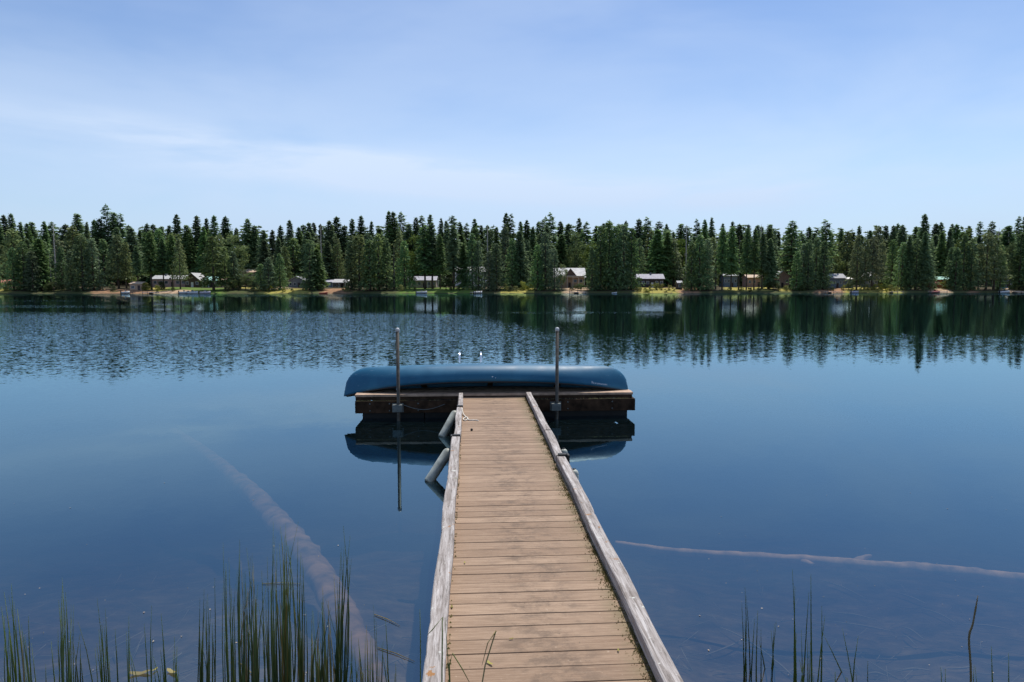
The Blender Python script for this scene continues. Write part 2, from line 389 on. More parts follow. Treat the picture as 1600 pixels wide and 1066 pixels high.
# gaps under the rails are closed by spacer blocks
for side, e in ((-1, -.17), (1, 1.0)):
    m = MB(); m.box((e - .02 - ORG[0], .04, .17), (e + .02 - ORG[0], 9.45, LIFT - .04))
    m.build('stringer', M['darkwood'], walk)
for yy in (2.9, 5.9, 8.9):
    for e in (-.10, .90):
        m = MB(); p = (e - ORG[0], yy - ORG[1])
        m.tube([(p[0], p[1], -2.6), (p[0], p[1], .34)], .06, 10)
        m.build('post', M['darkwood'], walk)
for e, yy, dx in ((-.16, 8.44, -.05), (1.02, 7.38, .05), (-.15, 10.55, .0)):
    m = MB(); m.box((e - .045 - ORG[0], yy - .035 - ORG[1], LIFT + .05), (e + .045 - ORG[0], yy + .03 - ORG[1], LIFT + .108))
    m.box((e + dx * 1.3 - .012 - ORG[0], yy - .05 - ORG[1], LIFT - .1), (e + dx * 1.3 + .012 - ORG[0], yy + .05 - ORG[1], LIFT + .10))
    m.build('strap', M['black'], walk, bevel=.004)
# moss and rotten splinters along the right hand kerb
m = MB()
clumps = [(2.6 + 9.2 * rnd.random() ** 1.2, rnd.random() ** 1.6, rnd.uniform(.012, .035)) for _ in range(150)]
for i in range(7000):
    cy_, depth_, sp_ = rnd.choice(clumps)
    yy = cy_ + rnd.gauss(0, sp_ * 1.6) if rnd.random() < .7 else 2.55 + 9.3 * rnd.random()
    f = (yy - 2.5) / 9.4
    if not 2.5 < yy < 11.9: continue
    e = .908 + (.06 if yy < 7.4 else .08) * f - abs(rnd.gauss(0, .012 + .030 * depth_))
    s = rnd.uniform(.0018, .0055); h = rnd.uniform(.002, .013); an = rnd.random() * 6.3
    px, py, pz = e - ORG[0], yy - ORG[1], LIFT + .001
    ca, sa = math.cos(an) * s, math.sin(an) * s
    m.add([(px - ca, py - sa, pz), (px + ca, py + sa, pz), (px + ca * .2 + rnd.uniform(-.006, .006), py + sa * .2, pz + h)], [(0, 1, 2)])
for i in range(160):
    yy = 2.6 + 8 * rnd.random(); s = rnd.uniform(.004, .01)
    px, py, pz = -.125 + rnd.uniform(0, .02) - ORG[0], yy - ORG[1], LIFT + .001
    m.add([(px - s, py, pz), (px + s, py, pz), (px, py + s, pz + s)], [(0, 1, 2)])
o = m.build('moss', M['moss'], walk); o['kind'] = 'stuff'

# fallen leaves on the boards
def leaf(name, loc, size, rz, mat, label, cat, group, parent=None):
    m = MB(); n = 9; vs = []
    for i in range(n):
        a = 2 * math.pi * i / n; r = size * (.75 + .25 * math.cos(2 * a))
        vs.append((r * math.cos(a), r * .55 * math.sin(a), .12 * size * math.cos(a * 2) + .006))
    vs.append((0, 0, .004)); m.add(vs, [(i, (i + 1) % n, n) for i in range(n)], True)
    o = m.build(name, mat, None); o.location = loc; o.rotation_euler = (0, 0, rz)
    return tag(o, label, cat, group)
LG = 'dry leaves lying on the dock boards'
for (px, py, s, lab) in [(765, 1037, .026, 'crumpled pale yellow leaf lying on a dock plank near the bottom edge'), (706, 949, .02, 'small yellow leaf beside the left kerb of the dock'),
                         (726, 880, .016, 'tiny curled leaf on the dock boards left of the worn middle'), (966, 1017, .015, 'small pale leaf flake on the boards near the right kerb'),
                         (799, 999, .014, 'tiny pale leaf flake on the worn middle of the dock')]:
    leaf('dry_leaf', on_z(px, py, LIFT + .004), s, rnd.random() * 6, M['leaf'], lab, 'leaf', LG)
# dark pebble on the boards
m = MB(); m.tube([(0, 0, 0), (0, 0, .02), (0, 0, .03)], [.014, .018, .008], 8)
o = m.build('pinecone', M['black']); o.location = on_z(737, 673, LIFT + .003); tag(o, 'small dark cone lying on the far boards of the dock', 'pine cone')

# ------------------------------------------------------------------ float at the end of the walkway
FL, FR, FN, FF, FZ = -2.02, 2.95, 12.03, 14.0, .445
FO = ((FL + FR) / 2, (FN + FF) / 2)
def fl(e1, e2, z): return (e1 - FO[0], e2 - FO[1], z)
flo = dk_empty('floating_platform', *FO)
tag(flo, 'dark timber floating platform carrying the blue canoe at the end of the dock', 'floating dock')
b = MB(); yy = FN
while yy < FF - .05:
    b.box(fl(FL + rnd.uniform(-.012, .012), yy, FZ - .04), fl(FR + rnd.uniform(-.012, .012), yy + .137, FZ + rnd.uniform(-.002, .002))); yy += .1425
b.build('decking', M['floatdeck'], flo, bevel=.003)
b = MB()                                                         # rim beams, the front one is doubled
b.box(fl(FL + .02, FN + .012, FZ - .10), fl(FR - .02, FN + .06, FZ - .043))
b.build('rim_board', M['darkwood'], flo, bevel=.003)
b = MB(); b.box(fl(FL + .02, FN - .06, .125), fl(FR + .02, FN + .008, FZ - .105))
b.box(fl(FL + .02, FN + .012, .125), fl(FL + .08, FF, FZ - .105)); b.box(fl(FR - .04, FN + .012, .125), fl(FR + .02, FF, FZ - .105)); b.box(fl(FL + .09, FF - .06, .125), fl(FR - .05, FF, FZ - .105))
b.build('fascia', M['darkwood'], flo, bevel=.006)
for (a0, a1) in ((FL + .12, -.806), (-.80, .396), (.402, 1.598), (1.604, FR - .08)):
    b = MB(); b.box(fl(a0, FN + .12, -.22), fl(a1, FF - .1, .12)); b.build('float_drum', M['blackfloat'], flo, bevel=.012)
for e in (FL + .28, FL + .62, -.9, 1.75, 2.55):
    for z in (.17, .29):
        m = MB(); m.tube([fl(e, FN - .062, z), fl(e, FN - .072, z)], .014, 8); m.build('bolt', M['bracket'], flo)
m = MB()                                                        # moss on the ledge of the fascia
for i in range(520):
    e = FL + .05 + (rnd.random() * .9 if i % 3 == 0 else 4.1 + rnd.random() * .75 if i % 3 == 1 else rnd.random() * 4.9); s = rnd.uniform(.006, .016)
    x, y_, z_ = fl(e, FN - rnd.uniform(.005, .055), FZ - .106)
    m.add([(x - s, y_, z_), (x + s, y_, z_), (x + rnd.uniform(-.01, .01), y_ - .004, z_ + rnd.uniform(.006, .022))], [(0, 1, 2)])
o = m.build('moss', M['moss'], flo); o['kind'] = 'stuff'
POLES = [(-1.24, 11.92, 'left'), (1.545, 11.90, 'right')]
for e, yy, s in POLES:
    b = MB(); x, y_, _ = fl(e, yy, 0)
    b.box((x - .10, y_ - .055, .155), (x + .065, FN - .062 - FO[1], .285)); b.box((x - .115, FN - .072 - FO[1], .14), (x + .085, FN - .061 - FO[1], .30))
    b.build('pipe_bracket', M['bracket'], flo, bevel=.012)
for e, yy, s in POLES:
    p = dk_empty('steel_pole', e, yy); x0 = .036 if True else 0
    tag(p, f'tall rusty steel pole at the front of the float, {s} of the walkway', 'pole', 'poles holding the float')
    m = MB(); m.tube([(0, 0, -2.4), (0, 0, 1.585)], .030, 16); m.build('shaft', M['steel'], p)
    m = MB(); m.tube([(0, 0, 1.56), (0, 0, 1.60), (0, 0, 1.622), (0, 0, 1.63)], [.037, .037, .027, .008], 16); m.build('cap', M['cap'], p)
# slack cable along the fascia
m = MB(); m.tube([dock(-1.15 + .72 * i / 10, FN - .085, .27 - .09 * math.sin(math.pi * i / 10) + .01 * i / 10) for i in range(11)], .006, 6)
o = m.build('cable', M['bracket']); tag(o, 'thin slack cable hanging along the dark front of the float', 'cable')

# swim ladder behind the canoe
LO = (.02, FF + .02)
lad = dk_empty('swim_ladder', *LO); tag(lad, 'bright metal swim ladder on the far side of the float behind the canoe', 'ladder')
for e in (-.215, .215):
    m = MB(); pts = [(e, -.42, FZ + .02), (e, -.42, FZ + .38)]
    for i in range(7):
        a = math.pi * (1 - i / 6); pts.append((e, -.21 + .21 * math.cos(a), FZ + .40 + .17 * math.sin(a)))
    pts += [(e, 0.0, FZ + .2), (e, .02, -.8)]
    m.tube(pts, .017, 10); m.build('handrail', M['aluminium'], lad)
for z in (.25, -.05, -.35, -.65):
    m = MB(); m.box((-.2, -.03, z - .015), (.2, .05, z + .015)); m.build('rung', M['aluminium'], lad)

# ------------------------------------------------------------------ canoe, upside down on the float
CL, CB = 5.20, .41
CO = (.325, 12.46)
canoe = dk_empty('canoe', CO[0], CO[1] - CB, FZ + .21, R(-1.0)); canoe.rotation_euler.x = R(-14); tag(canoe, 'blue canoe lying upside down across the float with white lettering near its right end', 'canoe')
def gun_z(t_): return .655 - .150 * abs(t_) ** 2.3 - FZ - (.055 if t_ < 0 else 0.0) * abs(t_) ** 3
def keel_z(t_):
    z = 1.02 - .065 * t_ * t_ - FZ; u = (abs(t_) - .80) / .20
    if u > 0: g_ = gun_z(t_); z = g_ + (z - g_) * max(0.0, 1 - u ** 2.5) ** (1 / 2.5)
    return z
def beam(t_): return CB * max(0.0, 1 - abs(t_) ** 2.5) ** .85 + .006
def hull_y(t_, z):                                              # half width of the hull at a height
    g_, k_ = gun_z(t_), keel_z(t_); n_ = 2.4 - .4 * abs(t_) ** 2
    s = min(1.0, max(0.0, (z - g_) / max(1e-4, k_ - g_)))
    return beam(t_) * (1 - s ** n_) ** (1 / n_) * (1 + .05 * math.sin(math.pi * s) * (1 - abs(t_)))
NS, NR = 70, 28
def hull(scale_in=0.0):
    m = MB(); vs = []; fs = []
    for i in range(NS + 1):
        t_ = math.sin(math.pi * (i / NS - .5)) * .5 + (2 * i / NS - 1) * .5
        g_, k_ = gun_z(t_), keel_z(t_); n_ = 2.4 - .4 * abs(t_) ** 2
        for j in range(NR + 1):
            a = math.pi * j / NR; ca, sa = math.cos(a), math.sin(a)
            s = abs(sa) ** (2 / n_); yv = -math.copysign(abs(ca) ** (2 / n_), ca) * beam(t_) * (1 + .05 * math.sin(math.pi * s) * (1 - abs(t_)))
            vs.append((t_ * CL / 2, yv, g_ + (k_ - g_) * s))
    for i in range(NS):
        for j in range(NR): q = i * (NR + 1) + j; fs.append((q, q + NR + 1, q + NR + 2, q + 1))
    m.add(vs, fs, True); return m
t = NT('blue canoe plastic'); tc_ = t.n('ShaderNodeTexCoord'); ob = tc_.outputs['Object']
sc_ = t.noise(t.scaled(ob, (1.5, 30, 30)), 1, 4, .7); bl = t.noise(ob, 3, 4)
c = t.mix(t.mr(bl.outputs[0], .4, .7, 0, .5), (.010, .105, .195, 1), (.024, .150, .255, 1))
c = t.mix(t.mr(sc_.outputs[0], .60, .74, 0, .38), c, (.25, .33, .42, 1))
t.principled(c, t.mr(bl.outputs[0], .3, .7, .46, .56), .35, 0, t.bump(sc_.outputs[0], .05, .004)); M['canoe'] = t.m
ho = hull().build('hull', M['canoe'], canoe)
sm_ = ho.modifiers.new('shell', 'SOLIDIFY'); sm_.thickness = .008; sm_.offset = 1
for s in (-1, 1):
    m = MB(); m.tube([(t_ * CL / 2, s * (beam(t_) + .004), gun_z(t_) - .004) for t_ in np.linspace(-.985, .985, 50)], .014, 8)
    m.build('gunwale', M['black'], canoe)
for t_ in (-.45, 0.02, .5):
    m = MB(); m.box((t_ * CL / 2 - .05, -beam(t_) + .012, gun_z(t_) + .01), (t_ * CL / 2 + .05, beam(t_) - .012, gun_z(t_) + .03)); m.build('thwart', M['darkwood'], canoe, bevel=.006)
# the white lettering, too small to read in the photograph, pressed on to the curve of the hull
M['lettering'] = mat_plain('white lettering', (.62, .68, .74), .5, .1, 40)
cu = bpy.data.curves.new('lettering', 'FONT'); cu.body = 'Rx x unnunnnm'; cu.size = .085; cu.space_character = .85; cu.resolution_u = 2
to = bpy.data.objects.new('lettering', cu); COL.objects.link(to)
dg = bpy.context.evaluated_depsgraph_get(); tm = bpy.data.meshes.new_from_object(to.evaluated_get(dg)); bpy.data.objects.remove(to)
bm = bmesh.new(); bm.from_mesh(tm); bmesh.ops.triangulate(bm, faces=bm.faces[:]); bmesh.ops.subdivide_edges(bm, edges=[e for e in bm.edges if e.calc_length() > .03], cuts=1)
wmax = max(v.co.x for v in bm.verts)
for v in bm.verts:
    x = 1.88 + v.co.x / wmax * .30; t_ = x / (CL / 2)
    z = gun_z(t_) + .042 + v.co.y * (.8 if v.co.x < wmax * .25 else .62)
    v.co = (x, -hull_y(t_, z) - .0115, z)
bm.to_mesh(tm); bm.free(); tm.materials.append(M['lettering'])
lo = bpy.data.objects.new('lettering', tm); COL.objects.link(lo); lo.parent = canoe
m = MB()
for (x, z, s) in ((.085, .335, .016), (.14, .315, .010), (-1.62, .20, .010)):
    t_ = x / (CL / 2); z0 = gun_z(t_) + .06 + (z - .31); y0 = -hull_y(t_, z0) - .0118
    m.add([(x - s, y0, z0), (x, y0, z0 - s * .5), (x + s, y0, z0 + s * .3), (x + s * .2, y0, z0 + s * .6)], [(0, 1, 2, 3)])
o = m.build('scuff', M['lettering'], canoe); o['kind'] = 'stuff'
for ch in canoe.children: ch.data.transform(Matrix.Translation((0, CB, -.21)))

# ------------------------------------------------------------------ fenders, rope
def fender(bottom, top, rad, label, tail=True):
    bot, tp = Vector(bottom), Vector(top); o = empty('dock_fender', bot); tag(o, label, 'fender', 'white fenders hung along the dock')
    d = tp - bot; L = d.length; m = MB(); pts, rs = [], []
    for i in range(4): a = math.pi / 2 * (i + .3) / 4; pts.append(d * (rad * .35 * (1 - math.cos(a)) / L)); rs.append(rad * (.80 + .20 * math.sin(a)))
    pts.append(d * .5); rs.append(rad)
    for i in range(6): a = math.pi / 2 * i / 5; pts.append(d * (1 - rad / L * (1 - math.sin(a)))); rs.append(rad * math.cos(a) * .85 + rad * .15)
    m.tube(pts, rs, 18); m.build('body', M['fender'], o)
    if tail: m = MB(); m.tube([d * .985, d * 1.06 + Vector((.015, 0, .03)), d * 1.08 + Vector((.06, 0, .06))], .007, 6); m.build('rope_tail', M['rope'], o)
    m = MB(); m.tube([d * .97, d * 1.02], rad * .38, 10); m.build('eyelet', M['black'], o)
    return o
fender(dock(-.50, 8.14, -.02), dock(-.245, 8.34, .335), .062, 'larger stained white fender leaning from the left kerb into the water, nearer of the two')
fender(dock(-.44, 10.62, -.02), dock(-.215, 10.88, .345), .062, 'farther stained white fender leaning against the left side of the dock near the float')
fender(dock(1.125, 6.98, -.04), dock(1.10, 7.04, .41), .045, 'white fender hanging outside the right kerb of the dock just nearer than the black strap', False)
fender(dock(1.135, 7.92, -.04), dock(1.12, 7.96, .41), .042, 'white fender hanging outside the right kerb of the dock just beyond the black strap', False)
m = MB(); p0 = dock(-.115, 10.42, LIFT + .09)
pts = [p0, dock(-.10, 10.3, LIFT + .03), dock(-.06, 10.12, LIFT + .012), dock(-.03, 9.95, LIFT + .010), dock(-.07, 9.82, LIFT + .012), dock(-.09, 9.95, LIFT + .014), dock(-.04, 10.02, LIFT + .022), dock(-.01, 9.86, LIFT + .010), dock(.08, 9.84, LIFT + .010), dock(.13, 9.80, LIFT + .010)]
def smooth_pts(P, n=4):
    out = []
    for i in range(len(P) - 1):
        a, b_, c_, d_ = P[max(i-1, 0)], P[i], P[i+1], P[min(i+2, len(P)-1)]
        for k in range(n):
            u = k / n; out.append(.5 * ((2*b_) + (c_ - a) * u + (2*a - 5*b_ + 4*c_ - d_) * u*u + (3*b_ - a - 3*c_ + d_) * u**3))
    return out + [P[-1]]
m.tube(smooth_pts(pts), .009, 6); o = m.build('rope', M['rope']); tag(o, 'short pale rope tied to the left kerb and trailing on to the boards', 'rope')

# ------------------------------------------------------------------ sunken logs and litter
def log(name, pts, rads, mat, label, cat='sunken log', group=None, n=16, rough=.06):
    P = smooth_pts([Vector(p) for p in pts], 14 if n > 8 else 4); k = len(P)
    ph = rnd.random() * 6; rr = [float(np.interp(i / (k - 1), np.linspace(0, 1, len(rads)), rads)) * (1 + rough * (math.sin(i * .13 + ph) + math.sin(i * .07 + 2 * ph))) for i in range(k)]
    m = MB(); m.tube(P, rr, n); base = P[0]
    if n > 8:
        for q in range(len(m.v)):                                # knots, hollows and broken bark
            v_ = Vector(m.v[q]); c_ = P[min(q // n, len(P) - 1)]; f_ = 1 + .28 * mnoise.noise(v_ * 4.0) + .20 * mnoise.noise(v_ * 13)
            d_ = (v_ - c_) * f_; d_.z *= .7; m.v[q] = tuple(c_ + d_)
    o = m.build(name, mat, shift=base); o.location = base
    return tag(o, label, cat, group)
def under(px, py, z): return on_z(px, py, z)
log('sunken_log', [under(596, 1085, -.34), under(548, 985, -.42), under(500, 900, -.50), under(440, 822, -.62), under(385, 762, -.85), under(318, 706, -1.15), under(270, 672, -1.5)], [.08, .12, .145, .165, .165, .13, .09], M['sunken'], 'broad pale sunken log running out from the reeds left of the dock')
log('sunken_log', [under(962, 848, -.34), under(1060, 862, -.33), under(1190, 870, -.32), under(1330, 881, -.31), under(1460, 891, -.30), under(1640, 908, -.29)], [.03, .050, .062, .066, .072, .07], M['sunken_tan'], 'long thin pale sunken pole lying crosswise under the water to the right of the dock')
log('sunken_log', [under(1180, 866, -.36), under(1240, 874, -.33), under(1270, 882, -.30)], [.02, .055, .02], M['sunken_tan'], 'short pale stub beside the long sunken pole right of the dock', 'sunken wood')
log('sunken_log', [under(1310, 892, -.36), under(1345, 874, -.29), under(1362, 868, -.24)], [.02, .05, .012], M['sunken_tan'], 'knobbly pale fork beside the long sunken pole', 'sunken wood')
def bedz(px, py):
    z = -.5
    for _ in range(8): p = on_z(px, py, z); z = .5 * z + .5 * (ground(p.x, p.y) + .02)
    return z
TW = 'thin twigs lying on the lake bed right of the dock'
TWL = [((1275, 905), (1355, 936), 'straight pale'), ((1395, 925), (1448, 944), 'thin pale'), ((1300, 957), (1370, 969), 'long straight'), ((1290, 970), (1400, 988), 'broad reddish'), ((1408, 980), (1445, 1000), 'short slanting'), ((1410, 993), (1432, 1010), 'bright slanting'),
       ((1505, 975), (1580, 984), 'pale flat'), ((1440, 950), (1495, 974), 'bent brown'), ((1195, 1020), (1238, 1056), 'bright forked'), ((1100, 1025), (1160, 1000), 'curved pale'), ((1400, 1050), (1455, 1048), 'low dark'), ((1350, 1055), (1390, 1058), 'stubby pale'), ((1125, 980), (1210, 1030), 'bowed'), ((1480, 1045), (1520, 1040), 'pale short')]
for i, (a, b_, adj) in enumerate(TWL):
    za, zb = bedz(*a), bedz(*b_); p, q = on_z(*a, za), on_z(*b_, zb); mid = (p + q) / 2 + Vector((0, rnd.uniform(-.05, .05), .02))
    log('sunken_twig', [p, mid, q], [.004, .009, .004], M['twig'], f'{adj} twig on the lake bed, {["nearest the sunken pole","below the sunken pole","in the middle of the twigs","beside the reddish stain","beside the slanting pair","right of the reddish one","at the right edge","left of the right edge","beside the right hand bulrushes","close to the dock kerb","at the bottom right","right of the bulrushes","between dock and bulrushes","below the lone bent stem"][i]}', 'twig', TW, 6)
for (a, b_, lab) in [((410, 912), (470, 912), 'straw coloured stem floating level among the left reeds'), ((585, 960), (625, 978), 'thin pale stem floating between the left reeds and the dock'), ((590, 1012), (648, 1034), 'pale floating stem pointing at the left kerb of the dock'), ((372, 1034), (405, 1066), 'pale bent stem floating low in the left reeds')]:
    p, q = on_z(*a, .006), on_z(*b_, .006)
    m = MB(); m.tube([p, (p + q) / 2 + Vector((0, .01, .002)), q], [.0028, .0028, .0012], 5); o = m.build('fallen_reed', M['reed_dry']); tag(o, lab, 'reed stem', 'stems floating on the water')
m = MB()
for i in range(190):
    px, py = rnd.uniform(0, 1600), 740 + 366 * rnd.random() ** .55
    if 640 < px < 1080: continue
    p = on_z(px, py, .004); s = rnd.uniform(.0015, .0050) * (1 + .03 * p.y); an = rnd.random() * 6.3
    ca, sa = math.cos(an) * s, math.sin(an) * s; k = rnd.choice((.4, .6, 1.8, .5))
    m.add([(p.x - ca, p.y - sa, .004), (p.x + sa * k, p.y - ca * k, .004), (p.x + ca, p.y + sa, .0055), (p.x - sa * k, p.y + ca * k, .004)], [(0, 1, 2, 3)])
o = m.build('floating_debris', M['twig']); tag(o, 'pale specks of seed fluff and bits floating on the near water', 'floating debris', kind='stuff')
m = MB()
for i in range(900):                                             # sticks and leaf bits on the bed
    px, py = rnd.uniform(-100, 1700), 850 + 320 * rnd.random() ** .8
    z = bedz(px, py); p = on_z(px, py, z)
    a_ = rnd.gauss(0, .9); L_ = rnd.uniform(.03, .22); r_ = rnd.uniform(.002, .006)
    d = Vector((math.cos(a_), math.sin(a_), 0)) * L_
    m.tube([p - d, p + d + Vector((0, 0, .01))], [r_, r_ * .6], 4)
o = m.build('bed_litter', M['twig']); tag(o, 'scattered sticks and leaf bits on the shallow lake bed', 'lake bed litter', kind='stuff')
leaf('lily_pad', on_z(218, 1052, .006), .065, .2, M['leaf'], 'larger yellowed lily pad floating among the left reeds', 'lily pad', 'yellowed lily pads')
leaf('lily_pad', on_z(268, 1050, .006), .045, 2.6, M['leaf'], 'smaller curled lily pad right of the larger yellow one', 'lily pad', 'yellowed lily pads')
leaf('lily_pad', on_z(242, 1047, .006), .022, 1.2, M['leaf'], 'tiny pale lily leaf between the two larger pads', 'lily pad', 'yellowed lily pads')

# ------------------------------------------------------------------ bulrushes
def stem(m, base, tip, r0=.0042, bend=None):
    base, tip = Vector(base), Vector(tip); L = (tip - base).length
    if bend is None: bend = rnd.choice((.03, .03, .03, .05, .12)) * rnd.uniform(-1, 1)
    pts = []
    for i in range(6):
        f = i / 5; p = base.lerp(tip, f); p.x += bend * L * 4 * f * (1 - f) * .6; pts.append(p)
    m.tube(pts, [r0, r0 * .95, r0 * .85, r0 * .68, r0 * .45, r0 * .12], 5)
# column in the photo, spread, stems, highest tip, lowest tip, distance, lean in pixels, dry share, label
CLUMPS = [(12, 10, 6, 912, 1010, 4.1, 0, .0, 'reed clump at the left frame edge'),
 (48, 22, 8, 925, 1035, 4.3, -14, .05, 'left leaning reed clump second from the left frame edge'),
 (97, 18, 11, 902, 1000, 4.4, 4, .02, 'tall thin reed clump third from the left frame edge'),
 (126, 12, 4, 972, 1030, 4.1, -8, .1, 'short sparse reed clump between two taller ones at far left'),
 (162, 16, 9, 935, 1025, 4.2, -5, .02, 'slender reed clump left of the yellowed lily pads'),
 (206, 16, 5, 962, 1050, 4.3, 0, .05, 'sparse reed clump rising behind the larger lily pad'),
 (240, 22, 6, 945, 1040, 4.4, -4, .05, 'thin reed clump around the small lily pad'),
 (275, 16, 4, 995, 1050, 4.2, -2, .1, 'very sparse short reed clump right of the lily pads'),
 (314, 20, 11, 903, 1010, 4.4, 12, .03, 'right leaning reed clump midway between lily pads and tall reeds'),
 (358, 10, 8, 848, 985, 4.9, -2, .02, 'narrow tall reed clump left of the dense one'),
 (386, 18, 22, 843, 980, 4.7, 3, .12, 'dense tall reed clump with a reddish stem left of the tallest reeds'),
 (415, 12, 6, 870, 1010, 4.6, 5, .05, 'reed clump with one bent stem beside the floating straw'),
 (441, 20, 30, 814, 970, 5.0, 2, .06, 'tallest and densest reed clump in front of the sunken log'),
 (468, 8, 9, 815, 1000, 5.1, 2, .05, 'two high stems with low companions right of the tallest clump'),
 (492, 14, 16, 940, 1040, 4.2, 0, .45, 'short yellowish reed clump right of the tallest reeds'),
 (507, 14, 14, 915, 1020, 4.3, 0, .35, 'stubby yellow green reed clump over the sunken log'),
 (522, 14, 16, 822, 1010, 4.8, 14, .15, 'tall right leaning reed clump at the right of the dense reeds'),
 (562, 22, 14, 985, 1055, 4.0, 0, .4, 'low seedy reed clump over the near end of the sunken log'),
 (588, 18, 8, 945, 1050, 4.1, -3, .1, 'thin reed clump last before the open water left of the dock'),
 (610, 12, 4, 1028, 1058, 3.9, -6, .2, 'very low reed clump nearest to the left kerb')]
RG = 'bulrush clumps in the shallow water'
for (px, spread, n, t0, t1, D, lean, dry, lab) in CLUMPS:
    D = 3.52 + (D - 3.9) * .25
    z = bedz(px, 449 + CH * F / D); m = MB(); m2 = MB()
    n = int(n * 1.5)
    for i in range(n):
        x = px + rnd.gauss(0, spread * .42); f = (i / max(1, n - 1)) ** .8
        Y_ = D + rnd.uniform(-.12, .12); ty = t0 + (t1 - t0) * f + rnd.uniform(-6, 6)
        if i == 0: ty, Y_ = t0, D
        b0 = at_d(x, 1000, Y_); b0.z = ground(b0.x, b0.y) - .03
        tp = at_d(x + lean * (1.15 - f) + rnd.gauss(0, 5), ty, Y_ + rnd.uniform(-.12, .12))
        stem(m2 if rnd.random() < dry else m, b0, tp, rnd.uniform(.0036, .0060))
    base = at_d(px, 1000, D); base.z = ground(base.x, base.y)
    o = empty('reed_clump', base); tag(o, lab, 'reeds', RG)
    m.build('green_stems', M['reed'], o, shift=base)
    if m2.v: m2.build('dry_stems', M['reed_dry'], o, shift=base)
# right hand stems measured one by one: base and tip in the photo
RIGHT = [([(1157, 1058, 1164, 917), (1160, 1058, 1159, 942), (1166, 1055, 1164, 968), (1169, 1050, 1166, 930)], 'sparse four stemmed bulrush clump nearest to the right kerb'),
 ([(1174, 1052, 1179, 968), (1177, 1053, 1178, 985), (1184, 1066, 1184, 954), (1188, 1062, 1189, 982), (1192, 1045, 1186, 1000)], 'low bulrush clump with brown scraps between two others right of the dock'),
 ([(1207, 1044, 1213, 970), (1210, 1047, 1210, 975), (1208, 1036, 1205, 985)], 'small three stemmed bulrush tuft with cut tips right of the dock'),
 ([(1242, 1100, 1238, 889), (1243, 1090, 1242, 916), (1252, 1095, 1252, 984), (1256, 1095, 1264, 925), (1270, 1100, 1267, 897), (1277, 1110, 1284, 947), (1278, 1120, 1289, 962), (1246, 1110, 1245, 990), (1265, 1120, 1266, 1002), (1251, 1130, 1249, 1030), (1266, 1120, 1268, 1035), (1271, 1120, 1272, 1050), (1257, 1120, 1257, 1032), (1254, 1120, 1253, 1040), (1262, 1110, 1262, 1000)], 'tallest dense bulrush clump right of the dock'),
 ([(1312, 1050, 1286, 990)], 'single bulrush leaning far to the left beside the tallest right clump'),
 ([(1330, 1075, 1316, 981)], 'single left leaning bulrush with a pale tip'),
 ([(1340, 1085, 1341, 994)], 'single upright bulrush right of the pale tipped one'),
 ([(1353, 1095, 1356, 1033), (1335, 1110, 1337, 1050)], 'two very short bulrushes at the bottom right of the tall clump'),
 ([(1305, 1130, 1305, 1050), (1322, 1130, 1322, 1058), (1323, 1130, 1324, 1060)], 'thick short cut bulrush stubs under the tallest right clump'),
 ([(1471, 1120, 1470, 1042), (1476, 1120, 1477, 1045)], 'short hooked bulrush pair far right'),
 ([(1521, 1100, 1522, 1040), (1527, 1110, 1524, 1042)], 'short bulrush pair at the foot of the lone bent stem'),
 ([(1550, 1120, 1549, 1010)], 'single thin bulrush right of the lone bent stem'),
 ([(1577, 1120, 1576, 1020)], 'single thin bulrush at the right frame edge')]
for stems, lab in RIGHT:
    px = sum(s[0] for s in stems) / len(stems); py = sum(s[1] for s in stems) / len(stems); base = on_z(px, py, 0); base.z = ground(base.x, base.y)
    o = empty('reed_clump', base); tag(o, lab, 'reeds', RG); m = MB()
    for (bx, by, tx, ty) in stems:
        b0 = on_z(bx, by, 0); tp = at_d(tx, ty, b0.y); d = tp - b0; b0 = b0 - d * (.4 / max(.1, d.z)); 
        stem(m, b0, tp, rnd.uniform(.0048, .0066) * (1.5 if 'thick' in lab else 1))
    m.build('green_stems', M['reed'], o, shift=base)
b0 = on_z(1518, 1090, 0); base = Vector((b0.x, b0.y, ground(b0.x, b0.y)))
m = MB(); m.tube(smooth_pts([Vector((b0.x, b0.y, -.4)), at_d(1517, 1060, b0.y), at_d(1514, 998, b0.y), at_d(1520, 975, b0.y), at_d(1528, 931, b0.y)]), [.0055] * 12 + [.0045] * 3 + [.003, .0015], 6)
o = m.build('bulrush', M['reed_dry'], shift=base); o.location = base; tag(o, 'lone tall bent dry bulrush stem at far right', 'reeds', RG)
# broken rushes growing on the near bank in front of the dock
BR = [([(748, 1100), (758, 1040), (775, 986), (762, 1005), (753, 1040)], 2.15, 'broken bulrush folded at its tip in front of the dock boards'), ([(703, 1110), (702, 1060), (695, 965)], 2.1, 'thin bulrush rising in front of the left kerb'),
      ([(704, 1100), (702, 1040), (707, 1021), (722, 1045), (738, 1075)], 2.1, 'bulrush bent over to the right beside the left kerb'), ([(690, 1110), (691, 1000), (691, 965), (675, 985), (668, 992)], 2.15, 'bulrush bent over to the left across the left kerb'),
      ([(657, 1110), (657, 1000), (656, 952)], 2.3, 'upright thin bulrush just outside the left kerb')]
for pts, D, lab in BR:
    P = [at_d(x, y, D) for x, y in pts]; base = Vector((P[0].x, P[0].y, ground(P[0].x, P[0].y) - .03)); P = [base] + P
    m = MB(); m.tube(P, [.0030] + [.0024] * (len(P) - 3) + [.0018, .0007], 5)
    o = m.build('bulrush', M['reed_dry'] if 'broken' in lab else M['reed'], shift=base); o.location = base; tag(o, lab, 'reeds', RG)

